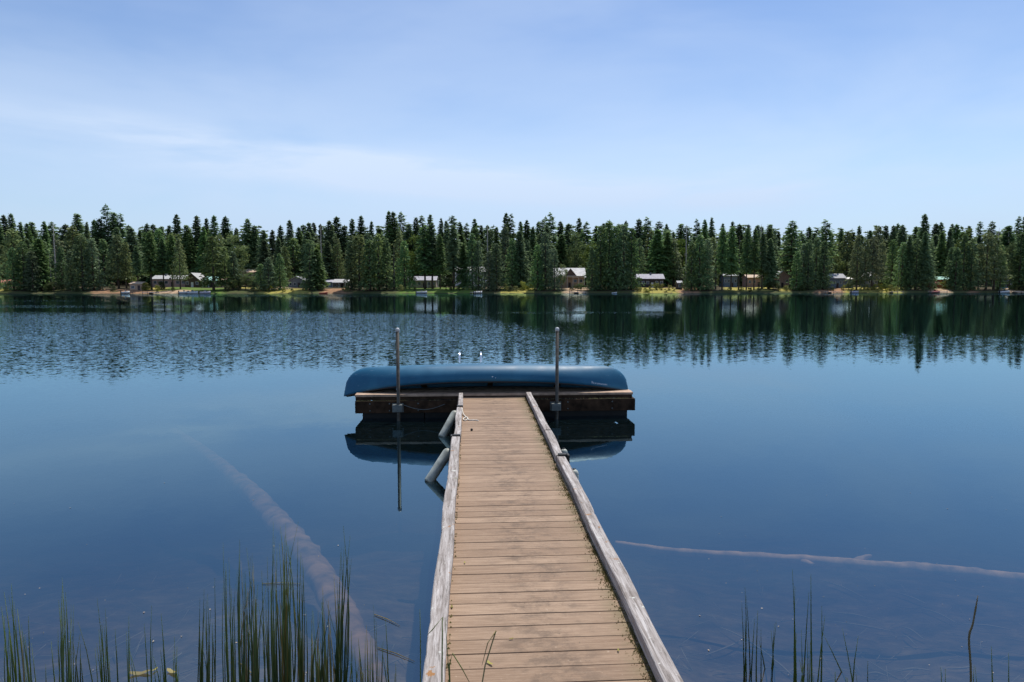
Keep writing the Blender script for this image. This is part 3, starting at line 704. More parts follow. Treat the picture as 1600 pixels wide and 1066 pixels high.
# ------------------------------------------------------------------ far shore: houses
WALL = {k: mat_plain('wall ' + k, c, .8, .18, 1.3) for k, c in {'brown': (.10, .062, .045), 'tan': (.42, .29, .19), 'rust': (.30, .10, .06), 'green': (.06, .12, .09), 'grey': (.17, .18, .19), 'bluegrey': (.15, .20, .26), 'beige': (.36, .30, .24), 'white': (.72, .70, .66), 'pink': (.40, .26, .22), 'dark': (.055, .04, .04)}.items()}
ROOF = {k: mat_plain('roof ' + k, c, .75, .2, 1.1) for k, c in {'pale': (.43, .42, .41), 'grey': (.36, .36, .38), 'lilac': (.36, .35, .39), 'white': (.72, .69, .65), 'green': (.30, .52, .44), 'rust': (.40, .15, .10), 'tan': (.52, .38, .27), 'dark': (.12, .12, .13)}.items()}
M['glass'] = mat_plain('window glass', (.05, .06, .07), .12, .1, 2, 0, .6); M['trim'] = mat_plain('window trim', (.62, .60, .56), .6, .1, 3)
BOXES = []
def house(label, x0, x1, D, yr, ye, yb, wall, roof, gable='side', wins=3, chimney=None, depth=7.0, porch=None, cat='house', name='lake_house', over=.45, door=True, dormer=None):
    a = at_d(x0, yb, D); c = at_d(x1, yb, D); W = c.x - a.x; cx = (a.x + c.x) / 2
    zb = min(a.z, ground(cx, D)); ze = at_d(x0, ye, D).z - zb; zr = at_d(x0, yr, D + depth * (.5 if gable == 'side' else 0)).z - zb
    BOXES.append((x0, x1, D, depth))
    o = empty(name, (cx, D, zb)); tag(o, label, cat)
    h = W / 2; m = MB()
    if gable == 'side':
        vs = [(-h, 0, -.8), (h, 0, -.8), (h, depth, -.8), (-h, depth, -.8), (-h, 0, ze), (h, 0, ze), (h, depth, ze), (-h, depth, ze), (-h, depth / 2, zr), (h, depth / 2, zr)]
        m.add(vs, [(0, 1, 5, 4), (2, 3, 7, 6), (1, 2, 6, 9, 5), (3, 0, 4, 8, 7), (0, 3, 2, 1)])
    else:
        vs = [(-h, 0, -.8), (h, 0, -.8), (h, depth, -.8), (-h, depth, -.8), (-h, 0, ze), (h, 0, ze), (h, depth, ze), (-h, depth, ze), (0, 0, zr), (0, depth, zr)]
        m.add(vs, [(0, 1, 5, 8, 4), (2, 3, 7, 9, 6), (1, 2, 6, 5), (3, 0, 4, 7), (0, 3, 2, 1)])
    m.build('wall', WALL[wall], o)
    m = MB(); th = .16; s = (zr - ze) / ((depth if gable == 'side' else W) / 2)
    if gable == 'side':
        for (ya, yc) in ((-over, depth / 2), (depth + over, depth / 2)):
            za = ze - s * over + .03; zc = zr + .03; q = h + over
            vs = [(-q, ya, za), (q, ya, za), (q, yc, zc), (-q, yc, zc)]; vs += [(x, y, z + th) for x, y, z in vs]
            m.add(vs, [(0, 1, 2, 3), (4, 7, 6, 5), (0, 4, 5, 1), (1, 5, 6, 2), (2, 6, 7, 3), (3, 7, 4, 0)])
    else:
        for sg in (-1, 1):
            za = ze - s * over + .03; zc = zr + .03
            vs = [(sg * (h + over), -over, za), (0, -over, zc), (0, depth + over, zc), (sg * (h + over), depth + over, za)]; vs += [(x, y, z + th) for x, y, z in vs]
            m.add(vs, [(0, 1, 2, 3), (4, 7, 6, 5), (0, 4, 5, 1), (1, 5, 6, 2), (2, 6, 7, 3), (3, 7, 4, 0)])
    ro = m.build('roof', ROOF[roof], o)
    if chimney is not None:
        m = MB(); m.box((chimney * h - .35, depth * .42, zr - .8), (chimney * h + .35, depth * .58, zr + .8)); m.build('chimney', WALL['grey'], ro)
    if dormer:
        dc, dw = dormer[0] * h, dormer[1] * h; dz = zr - .25; m = MB()
        m.add([(dc - dw, -.3, ze), (dc + dw, -.3, ze), (dc, -.3, dz), (dc - dw, depth * .3, ze), (dc + dw, depth * .3, ze), (dc, depth * .48, dz)], [(0, 1, 2), (1, 4, 5, 2), (0, 2, 5, 3)])
        gb = m.build('gable', WALL['brown'], o); m = MB(); sl = (dz - ze) / dw
        for sg in (-1, 1):
            vs = [(dc + sg * (dw + .5), -.8, ze - sl * .5 + .05), (dc, -.8, dz + .05), (dc, depth * .5, dz + .05), (dc + sg * (dw + .5), depth * .3, ze - sl * .5 + .05)]; vs += [(x, y, z + .16) for x, y, z in vs]
            m.add(vs, [(0, 1, 2, 3), (4, 7, 6, 5), (0, 4, 5, 1), (1, 5, 6, 2), (2, 6, 7, 3), (3, 7, 4, 0)])
        m.build('gable_roof', ROOF[roof], o)
    wh = min(1.3, ze * .42); zc = ze * .56; n = wins + (1 if door else 0)
    for i in range(n):
        x = -h + W * (i + .5) / n; ww = min(1.7, W / n * .62)
        if door and i == n // 2:
            m = MB(); m.box((x - .48, -.05, .02), (x + .48, .02, min(2.1, ze - .2))); dd = m.build('door', WALL['white' if wall in ('brown', 'dark') else 'dark'], o)
            m = MB(); m.box((x + .32, -.09, .98), (x + .38, -.051, 1.06)); m.build('handle', M['trim'], dd); continue
        m = MB(); f = .09
        for (xa, xb, za, zb_) in ((x - ww/2, x + ww/2, zc - wh/2, zc - wh/2 + f), (x - ww/2, x + ww/2, zc + wh/2 - f, zc + wh/2), (x - ww/2, x - ww/2 + f, zc - wh/2 + f, zc + wh/2 - f), (x + ww/2 - f, x + ww/2, zc - wh/2 + f, zc + wh/2 - f)):
            m.box((xa, -.06, za), (xb, .02, zb_))
        fr_ = m.build('window', M['trim'], o)
        m = MB(); m.box((x - ww/2 + f, -.025, zc - wh/2 + f), (x + ww/2 - f, .015, zc + wh/2 - f)); m.build('pane', M['glass'], fr_)
    if porch:
        px0, px1, pr = porch; m = MB(); m.box((px0 * h, -2.6, ze - .25), (px1 * h, -.47, ze - .08)); m.build('porch_roof', ROOF[pr], o)
        k = max(2, int((px1 - px0) * h / 2.2))
        for i in range(k + 1):
            x = px0 * h + .1 + ((px1 - px0) * h - .2) * i / k; m = MB(); m.box((x - .07, -2.55, -.4), (x + .07, -2.41, ze - .251)); m.build('porch_post', WALL['white'], o)
    return o
house('low cabin with a rust red roof at the left edge of the far shore', -16, 13, 262, 438, 443, 451, 'tan', 'rust', wins=2)
house('small tan wooden hut with an open front close to the water', 203, 222, 254, 441, 444, 455, 'tan', 'tan', wins=1, depth=4, cat='hut', name='lake_hut', over=.25)
house('long low house with pale roof half hidden behind bare trunks', 238, 291, 284, 431, 436, 445, 'pink', 'pale', wins=5, chimney=-.4)
house('brown timber house with steep pale gabled roof facing the lake', 289, 312, 276, 427, 437, 448, 'brown', 'pale', 'front', wins=2, over=.8)
house('small house with light green metal roof and dark green wall', 320, 341, 277, 433, 438, 449, 'green', 'green', wins=2, porch=(-.9, .9, 'green'))
house('tan shed with golden roof joined beside the green roofed house', 341.8, 352, 278, 435, 438, 449, 'tan', 'tan', wins=1, cat='shed', name='garden_shed', door=False, over=.2)
house('distant tan roofed house peeking above the green bushes', 378, 403, 312, 421, 425.5, 440, 'beige', 'tan', wins=3)
house('grey gabled house above a sandy slope', 451, 477, 275, 432.5, 439, 450, 'grey', 'grey', 'front', wins=3, over=.5)
house('plain blue grey cottage left of the house with white porch posts', 503, 518.5, 279, 438, 441, 450, 'bluegrey', 'lilac', wins=2)
house('cottage with light roof and white porch posts', 521, 543, 278, 437, 441.5, 451, 'beige', 'pale', wins=3, porch=(-.95, .95, 'pale'))
house('long beige house with grey shingle roof and white sunroom on the lawn', 637, 681, 278, 432.5, 438, 449.5, 'beige', 'lilac', wins=5, porch=(.45, 1.25, 'white'))
house('tall pale house mostly hidden behind dark firs', 711, 762, 304, 417, 424, 442, 'white', 'pale', wins=6)
house('large house with white double gabled roof above a white dock', 868, 912, 287, 419.5, 431, 447, 'tan', 'white', 'side', wins=4, over=.9, porch=(-1.02, 1.02, 'white'), dormer=(.05, .42))
house('long dark brown cabin with pale grey roof above yellow shrubs', 994, 1037, 287, 429, 435.5, 448, 'dark', 'lilac', wins=5, chimney=.15)
house('narrow dark hut with grey roof right of the yellow shrubs', 1058.5, 1066, 272, 439.5, 442.5, 452, 'dark', 'grey', wins=1, depth=3, cat='hut', name='lake_hut', door=False, over=.2)
house('low grey house behind bare trunks left of the tan one', 1131, 1152, 302, 427, 431, 441, 'bluegrey', 'grey', wins=3)
house('low tan house behind the bare trunks and golden lawn', 1168, 1203, 302, 430, 434, 443, 'pink', 'tan', wins=4)
house('pink walled house with pale roof left of the tall lone fir', 1212, 1233, 296, 424, 432, 444, 'pink', 'pale', 'front', wins=2, over=.7)
house('blue grey house with pale flat grey roof above brown mounds', 1296, 1321, 291, 428.5, 434.5, 445, 'bluegrey', 'grey', wins=4)
house('small dark annex with white roof edge right of the blue grey house', 1322.5, 1333, 292, 434, 436.5, 445, 'bluegrey', 'white', wins=1, door=False, over=.25)
house('small white gabled house behind golden shrubs', 1356, 1371, 298, 426, 434, 444, 'grey', 'white', 'front', wins=2, over=.7)
house('low house with pale green roof beside the red umbrella', 1463, 1484, 300, 433, 437, 447, 'rust', 'green', wins=3)
house('grey house half hidden behind trees near the right edge', 1567, 1583, 305, 430, 436, 447, 'grey', 'pale', 'front', wins=2)

# ------------------------------------------------------------------ small things along the far shore
def shore_pt(px, off):
    x = 0.0; Y_ = 260.0
    for _ in range(12): x = (px - 800) / F * Y_ * math.cos(PITCH) * 1.0; x = at_d(px, 455, Y_).x; Y_ = shore(x) + off
    return Vector((at_d(px, 455, Y_).x, Y_, 0.0))
BM = {k: mat_plain('boat ' + k, c, .35, .1, 2) for k, c in {'white': (.66, .66, .66), 'blue': (.55, .55, .54), 'red': (.50, .09, .06), 'violet': (.46, .44, .48), 'teal': (.12, .34, .42)}.items()}
M['dockwood'] = mat_plain('far dock wood', (.52, .47, .42), .85, .2, 1)
def boat(px, off, L, hullc, label, cover=None, rz=0.0, cat='boat', name='motor_boat', H=.75, B=1.0):
    L *= .72; p = shore_pt(px, off); o = empty(name, (p.x, p.y, 0), rz); tag(o, label, cat)
    m = MB(); ring = 12; vs = []; fs = []
    for i in range(ring + 1):
        t_ = i / ring; w_ = B * (1 - t_ ** 3) + .02; k_ = -.22 + .3 * t_ ** 3; sh = H + .25 * t_ ** 2
        for (yy, z) in ((-w_, sh), (-w_ * .85, .05 + .2 * t_), (0, k_), (w_ * .85, .05 + .2 * t_), (w_, sh)): vs.append((-L / 2 + L * t_, yy, z))
    for i in range(ring):
        for j in range(4): q = i * 5 + j; fs.append((q, q + 5, q + 6, q + 1))
        fs.append((i * 5 + 4, i * 5 + 9, i * 5 + 5, i * 5))
    fs.append((0, 1, 2, 3, 4)); m.add(vs, fs, True); m.build('hull', BM[hullc], o)
    if name == 'motor_boat':
        m = MB(); m.add([(-L*.05, -B*.7, H + .05), (L*.08, 0, H + .15), (-L*.05, B*.7, H + .05), (-L*.12, -B*.65, H + .5), (L*.0, 0, H + .6), (-L*.12, B*.65, H + .5)], [(0, 1, 4, 3), (1, 2, 5, 4)]); m.build('windscreen', M['glass'], o)
        m = MB(); m.box((-L/2 - .35, -.2, -.1), (-L/2 - .02, .2, H + .35)); m.build('outboard_motor', M['black'], o, bevel=.06)
    if cover:
        m = MB()
        for (xx, yy) in ((-L*.35, -B*.8), (L*.1, -B*.8), (-L*.35, B*.8), (L*.1, B*.8)): m.tube([(xx, yy, H), (xx, yy, H + 1.3)], .03, 6)
        m.build('canopy_frame', M['aluminium'], o)
        m = MB(); m.box((-L*.42, -B*.9, H + 1.3), (L*.16, B*.9, H + 1.42)); m.build('canopy', BM[cover], o, bevel=.05)
    return o
boat(288, -1.6, 4.6, 'blue', 'pale motor boat moored left of the white one below the gabled house', rz=.3)
boat(302, -1.8, 5.2, 'white', 'white motor boat moored below the brown gabled house', rz=-.2)
boat(196, -1.2, 3.6, 'blue', 'small pale boat moored left of the tan hut', rz=.5)
boat(321, -1.4, 4.8, 'violet', 'pale violet motor boat moored right of the white one', rz=.1)
boat(659, -1.6, 5.4, 'blue', 'pale motor boat moored in front of the long beige house', rz=.05)
boat(747, -2.6, 4.4, 'white', 'white motor boat tied to the low dock by the green lawn', rz=.4)
boat(1336, -1.2, 4.6, 'violet', 'violet covered motor boat below the golden shrubs', rz=.2)
boat(1570, -2.2, 6.0, 'white', 'white pontoon boat with blue canopy near the right edge', cover='teal', rz=.1)
boat(1462, -2.0, 5.2, 'red', 'red motor boat at the shore below the red umbrella', rz=.1)
boat(505.5, -2.4, 4.2, 'red', 'red canoe floating in front of the cottage with white porch posts', cat='canoe', name='canoe', H=.35, B=.45)
boat(960, -2.0, 2.6, 'white', 'tiny white dinghy in front of the dark tree columns', cat='dinghy', name='dinghy', H=.35, B=.5)
def jetty(px0, px1, off, label, z=.55):
    a, c = shore_pt(px0, off), shore_pt(px1, off); o = empty('boat_dock', ((a.x + c.x) / 2, a.y, 0)); tag(o, label, 'dock'); h = (c.x - a.x) / 2
    m = MB(); m.box((-h, -1.0, z - .15), (h, 1.0, z)); m.box((-.9, 1.01, z - .15), (.9, 4.5, z - .004)); m.build('deck', M['dockwood'], o)
    for x in (-h + .2, 0, h - .2):
        m = MB(); m.tube([(x, -.85, -1.6), (x, -.85, z + .5)], .1, 8); m.build('post', M['bark'], o)
jetty(735, 752, -3.2, 'low pale dock below the green lawn'); jetty(889, 915, -3.0, 'white dock below the large white roofed house')
jetty(1391, 1409, -3.0, 'pale dock right of the golden shrubs'); jetty(1452, 1476, -3.6, 'pale dock below the red umbrella'); jetty(1583, 1606, -2.5, 'grey dock at the right edge of the far shore')
jetty(1288, 1312, -1.5, 'low pale landing below the brown mounds'); jetty(224, 240, -1.5, 'low pale landing right of the tan hut')
p = shore_pt(1458, 14); p.z = ground(p.x, p.y); o = empty('sun_umbrella', p); tag(o, 'open red sun umbrella on the far shore at right', 'umbrella')
m = MB(); m.tube([(0, 0, 0), (0, 0, 2.7)], .04, 8); m.build('pole', M['aluminium'], o)
m = MB(); n = 10; m.add([(2.6 * math.cos(2*math.pi*i/n), 2.6 * math.sin(2*math.pi*i/n), 2.15) for i in range(n)] + [(0, 0, 2.95)], [(i, (i+1) % n, n) for i in range(n)]); m.build('canopy', BM['red'], o)
p = shore_pt(1403, 9); p.z = ground(p.x, p.y); m = MB(); top = at_d(1403, 407, p.y).z - p.z; m.tube([(0, 0, 0), (0, 0, top)], [.10, .05], 8)
o = empty('flag_pole', p); tag(o, 'tall thin pale bare pole right of the golden shrubs', 'pole'); m.build('shaft', M['bark_pale'], o)
m = MB(); m.tube([(0, 0, top - .01), (0, 0, top + .12)], [.08, .02], 8); m.build('finial', M['cap'], o)

# ------------------------------------------------------------------ trees
def quads_mesh(name, V, mat):
    V = np.array(V, dtype=float); n = len(V); me = bpy.data.meshes.new(name)
    me.from_pydata([tuple(v) for v in V.reshape(-1, 3)], [], [(4*i, 4*i+1, 4*i+2, 4*i+3) for i in range(n)]); me.update(); me.materials.append(mat); return me
def kite(p, d, side, L, Wd): return [p, p + d * L * .45 + side * Wd, p + d * L, p + d * L * .45 - side * Wd]
def fir(rg, H, Rr, z0, n_br=6, step=.62, pw=.85, droop=.35, size=1.0, gap=0.0, lean=.0):
    Q = []; z = z0 * H
    while z < H - .25:
        u = (z - z0 * H) / (H - z0 * H); L0 = Rr * (1 - u) ** pw * min(1, .55 + u * 5) + .22
        for k in range(n_br if u < .8 else max(5, n_br - 1)):
            if rg.random() < gap * (1 - u * .6): continue
            a = rg.random() * 6.283; L = L0 * rg.uniform(.6, 1.2); sl = -droop + (droop + .30) * u ** 1.6 + rg.uniform(-.12, .12)
            d = Vector((math.cos(a), math.sin(a), sl)).normalized(); o = Vector((lean * z, 0, z + rg.uniform(-.25, .25)))
            r = .12 * L
            while r < L:
                f = r / L; p = o + d * r + Vector((0, 0, -.10 * L * f * f + .02 * L))
                for s in (-1, 1) if f < .85 else (rg.choice((-1, 1)),):
                    yaw = s * rg.uniform(.15, 1.0); dd = Vector((d.x * math.cos(yaw) - d.y * math.sin(yaw), d.x * math.sin(yaw) + d.y * math.cos(yaw), sl - rg.uniform(.05, .75))).normalized()
                    sd = dd.cross(Vector((rg.uniform(-.9, .9), rg.uniform(-.9, .9), 1))).normalized()
                    Q.append(kite(p, dd, sd, size * rg.uniform(.7, 1.3) * (.70 + .30 * (1 - u)), size * rg.uniform(.20, .38)))
                r += .50 * size
        z += step * rg.uniform(.75, 1.25) * (1.0 - .35 * u)
    for k in range(5): a = k * 1.3; Q.append(kite(Vector((lean * H, 0, H - 1.3 + .2 * k)), Vector((.25 * math.cos(a), .25 * math.sin(a), 1)).normalized(), Vector((math.sin(a), -math.cos(a), 0)), 1.0, .16))
    return Q
def cedar(rg, H, Rr, z0=.03, pw=.62):
    """Conifer with drooping sprays; limbs gather in uneven tiers, some stick out, some are missing."""
    Q = []; z = z0 * H; lobes = [(rg.random() * 6.283, rg.uniform(0, .8), rg.uniform(-.35, .30)) for _ in range(14)]
    while z < H - .2:
        u = (z - z0 * H) / (H * (1 - z0)); L0 = Rr * (1 - u) ** pw * min(1, .80 + u * 3) + .16; tier = 1 + .16 * math.sin(z * 2.1 + Rr * 9) + rg.uniform(-.06, .06)
        for k in range(int(5 + 6 * (1 - u))):
            a = rg.random() * 6.283; g_ = 1.0
            for la, lu, lv in lobes:
                g_ += lv * math.exp(-((math.remainder(a - la, 6.283)) / .5) ** 2 - ((u - lu) / .10) ** 2)
            L = L0 * tier * g_ * rg.uniform(.66, 1.14); d = Vector((math.cos(a), math.sin(a), .12)).normalized()
            for f in (.38, .62, .82, 1.0):
                if rg.random() < .16: continue
                p = Vector((0, 0, z)) + d * L * f + Vector((rg.uniform(-.3, .3), rg.uniform(-.3, .3), rg.uniform(-.3, .3) - .14 * L * f * f))
                dd = (d * rg.uniform(.3, 1.0) + Vector((rg.uniform(-.5, .5), rg.uniform(-.5, .5), -rg.uniform(.1, 1.0)))).normalized()
                sd = dd.cross(Vector((rg.uniform(-.9, .9), rg.uniform(-.9, .9), rg.uniform(.1, 1)))).normalized()
                Q.append(kite(p, dd, sd, rg.uniform(.6, 1.4), rg.uniform(.18, .38)))
        z += .42
    for k in range(4): a = k * 1.6; Q.append(kite(Vector((0, 0, H - 1.2 + .2 * k)), Vector((.3 * math.cos(a), .3 * math.sin(a), 1)).normalized(), Vector((math.sin(a), -math.cos(a), 0)), .9, .15))
    return Q
def broad(rg, H, Rr, z0=.15, dens=1.0):
    Q = []; cl = []
    for i in range(int(26 * dens)):
        a = rg.random() * 6.283; zz = rg.uniform(z0 + .1, .93); env = math.sin(math.pi * min(1, max(.02, (zz - z0 + .05) / (1.08 - z0)))) ** .7
        r = Rr * env * math.sqrt(rg.random()) * .85; cl.append((Vector((r * math.cos(a), r * math.sin(a), zz * H)), rg.uniform(.18, .32) * Rr))
    for c_, rr in cl:
        for i in range(70):
            v = Vector((rg.gauss(0, 1), rg.gauss(0, 1), rg.gauss(0, .8))).normalized() * rr * rg.uniform(.55, 1.1); p = c_ + v
            dd = Vector((rg.gauss(0, 1), rg.gauss(0, 1), rg.gauss(-.3, .7))).normalized(); sd = dd.cross(Vector((rg.gauss(0, 1), rg.gauss(0, 1), rg.gauss(0, 1)))).normalized()
            s = .12 * Rr * rg.uniform(.6, 1.2); Q.append(kite(p, dd, sd, s, s * .38))
    return Q
def trunk_mesh(rg, H, r0, mat, limbs=0, Rr=2.0, z0=.3, top=.97):
    m = MB(); pts = [(rg.uniform(-.1, .1) * (f > 0), rg.uniform(-.1, .1) * (f > 0), H * f * top - (.6 if f == 0 else 0)) for f in (0, .12, .3, .5, .7, .86, 1)]
    m.tube(pts, [r0 * 1.35, r0, r0 * .86, r0 * .68, r0 * .45, r0 * .25, r0 * .06], 8)
    for i in range(limbs):
        a = rg.random() * 6.283; z = H * rg.uniform(z0, .8); L = Rr * rg.uniform(.5, .9); s = .5 if limbs < 12 else .0
        m.tube([(0, 0, z), (math.cos(a) * L * .5, math.sin(a) * L * .5, z + s * L * .35), (math.cos(a) * L, math.sin(a) * L, z + s * L)], [r0 * .3, r0 * .2, r0 * .06], 5)
    me_o = m.build('trunk', mat); me_ = me_o.data; bpy.data.objects.remove(me_o); return me_
FM = {'fir': mat_foliage('fir needles', (.062, .122, .058), (.225, .325, .115), .46), 'cedar': mat_foliage('cedar fronds', (.050, .105, .048), (.215, .31, .110), .43),
      'olive': mat_foliage('olive fronds', (.072, .108, .045), (.255, .30, .112), .43), 'leafy': mat_foliage('broad leaves', (.045, .085, .020), (.20, .26, .065), .38),
      'gold': mat_foliage('yellow shrub leaves', (.12, .14, .025), (.40, .40, .085), .40), 'scrub': mat_foliage('shore scrub leaves', (.035, .055, .018), (.13, .15, .05), .30)}
PROTO = {}
def proto(kind, H, Q, matkey, tr): PROTO.setdefault(kind, []).append((H, quads_mesh('crown', Q, FM[matkey]), tr))
g0 = random.Random(11)
for i in range(6): proto('fir', 30, fir(g0, 30, [5.0, 4.4, 5.6, 4.6, 4.2, 5.3][i], [.08, .12, .06, .16, .10, .20][i], 10, .50, [.76, .84, .70, .80, .88, .66][i], .35), 'fir', trunk_mesh(g0, 30, .36, M['bark'], 14, 2.0, .05))
for i in range(3): proto('sparse', 30, fir(g0, 30, [4.8, 4.2, 5.2][i], [.30, .36, .28][i], 7, .80, [.66, .55, .62][i], .15, 1.25, .12), 'fir', trunk_mesh(g0, 30, .40, M['bark'], 22, 3.0, .2))
for i in range(3): proto('high', 30, fir(g0, 30, [4.2, 3.6, 4.6][i], [.30, .34, .27][i], 8, .56, [.60, .66, .55][i], .30), 'fir', trunk_mesh(g0, 30, .34, M['bark'], 12, 1.6, .1))
for i in range(4): proto('cedar', 22, cedar(g0, 22, [4.6, 3.8, 5.2, 4.2][i], .03, [.82, .74, .90, .70][i]), 'cedar', trunk_mesh(g0, 22, .42, M['bark']))
for i in range(3): proto('olive', 22, cedar(g0, 22, [4.7, 3.9, 5.2][i], [.14, .10, .2][i], [.76, .68, .80][i]), 'olive', trunk_mesh(g0, 22, .34, M['bark'], 6, 2.5, .1))
for i in range(3): proto('column', 26, cedar(g0, 26, [3.8, 3.4, 4.2][i], .02, [.60, .68, .62][i]), 'fir', trunk_mesh(g0, 26, .42, M['bark']))
for i in range(3): proto('leafy', 16, broad(g0, 16, [4.4, 3.6, 5.0][i], .15, 1.25), 'leafy', trunk_mesh(g0, 16, .28, M['bark'], 8, 3.0, .25, .8))
for k in ('gold', 'scrub'):
    for i in range(3): proto(k, 3.0, broad(g0, 3.0, [1.8, 2.2, 1.6][i], -.05, .8), k, trunk_mesh(g0, 3.0, .06, M['bark'], 6, 1.1, .1, .6))
LM = [(0, 'the rust roofed cabin'), (100, 'the dark left shore'), (165, 'the bare reddish bank'), (212, 'the tan hut'), (262, 'the long pale house'), (300, 'the brown gabled house'), (335, 'the green roofed house'), (390, 'the green bushes'),
      (464, 'the grey gabled house'), (530, 'the white porch cottage'), (590, 'the dark shoreline'), (662, 'the long beige house'), (735, 'the green lawn'), (810, 'the golden clearing'), (890, 'the white roofed house'),
      (965, 'the dark tree columns'), (1015, 'the dark brown cabin'), (1075, 'the narrow dark hut'), (1120, 'the bare trunks'), (1180, 'the low tan house'), (1225, 'the pink walled house'), (1270, 'the lone fir shore'), (1310, 'the blue grey house'), (1365, 'the white gabled house'),
      (1425, 'the tall bare pole'), (1470, 'the red umbrella'), (1530, 'the right cedars'), (1590, 'the right edge dock')]
TREES = []
ADJ = {'high': 'bare trunked fir', 'fir': 'dark pointed fir', 'sparse': 'open limbed tall fir', 'cedar': 'green drooping cedar', 'olive': 'olive tinted cedar', 'column': 'dark columnar tree', 'leafy': 'light green leafy tree', 'gold': 'yellow green shrub', 'scrub': 'low green shrub'}
NAME = {'high': 'fir_tree', 'fir': 'fir_tree', 'sparse': 'fir_tree', 'cedar': 'cedar_tree', 'olive': 'cedar_tree', 'column': 'cypress_tree', 'leafy': 'broadleaf_tree', 'gold': 'shrub', 'scrub': 'shrub'}
def tree(px, ytop, D, kind, row, width=1.0, pale=False):
    x = at_d(px, 450, D).x; z = ground(x, D); top = at_d(px, ytop, D).z; H, crown, tr = rnd.choice(PROTO[kind])
    s = (top - z) / H; sx = s ** .45 * width * rnd.uniform(.9, 1.1)
    if kind in ('gold', 'scrub'): sx = max(s, .55) * width
    o = empty(NAME[kind], (x, D, z - .05), rnd.random() * 6.28); o.scale = (sx, sx, s)
    c = bpy.data.objects.new('trunk', tr); COL.objects.link(c); c.parent = o
    c = bpy.data.objects.new('crown', crown); COL.objects.link(c); c.parent = o
    if pale: o.children[0].data = tr.copy(); o.children[0].data.materials.clear(); o.children[0].data.materials.append(M['bark_pale'])
    TREES.append((px, row, kind, o))
def Dsh(px, off): return shore_pt(px, off).y
SKY = [(2,338),(12,336),(23,334),(37,347),(47,349),(55,347),(74,346),(86,347),(107,350),(126,334),(140,347),(152,343),(160,342),(171,319),(183,332),(193,334),(205,352),(222,360),(234,349),(243,350),(256,354),(268,352),(280,335),(295,352),(311,337),(326,341),(338,336),(356,338),(372,356),(390,342),(400,352),(414,360),(428,359),(441,352),(455,344),(469,355),(476,351),(485,348),(492,348),(503,350),(517,345),(528,338),(540,352),(552,342),(566,337),(582,346),(594,356),(609,330),(616,331),(628,331),(640,350),(651,340),(660,337),(673,335),(690,341),(698,345),(708,337),(719,347),(729,349),(742,342),(752,352),(762,352),(776,355),(791,333),(798,335),(813,346),(823,344),(832,358),(841,346),(847,343),(852,338),(860,333),(875,346),(888,349),(904,341),(915,347),(930,353),(942,349),(951,344),(965,350),(977,345),(988,356),(997,342),(1010,340),(1028,346),(1040,350),(1051,362),(1062,350),(1071,353),(1087,343),(1099,343),(1110,340),(1127,349),(1142,346),(1153,350),(1167,351),(1181,352),(1187,354),(1200,351),(1214,362),(1261,354),(1270,364),(1311,357),(1329,362),(1339,353),(1356,360),(1368,365),(1380,352),(1392,352),(1399,349),(1406,351),(1427,354),(1458,349),(1466,347),(1483,350),(1490,350),(1500,362),(1510,353),(1526,346),(1545,346),(1556,362),(1565,365),(1586,338),(1597,337),(-14,341),(1614,345)]
TALL = {171: 'sparse', 1526: 'sparse', 1545: 'sparse', 660: 'sparse', 673: 'fir', 708: 'sparse', 609: 'fir', 860: 'sparse'}
for (px, yt) in SKY: tree(px, yt, Dsh(px, rnd.uniform(58, 84)), TALL.get(px, rnd.choice(('fir', 'fir', 'fir', 'fir', 'sparse'))), 'skyline', rnd.uniform(.9, 1.35))
for (px, yt, k, w_) in [(1235, 345, 'sparse', 1.25), (1287, 344, 'sparse', 1.25), (1440, 334, 'fir', 1.15)]: tree(px, yt, Dsh(px, 22), k, 'skyline', w_)
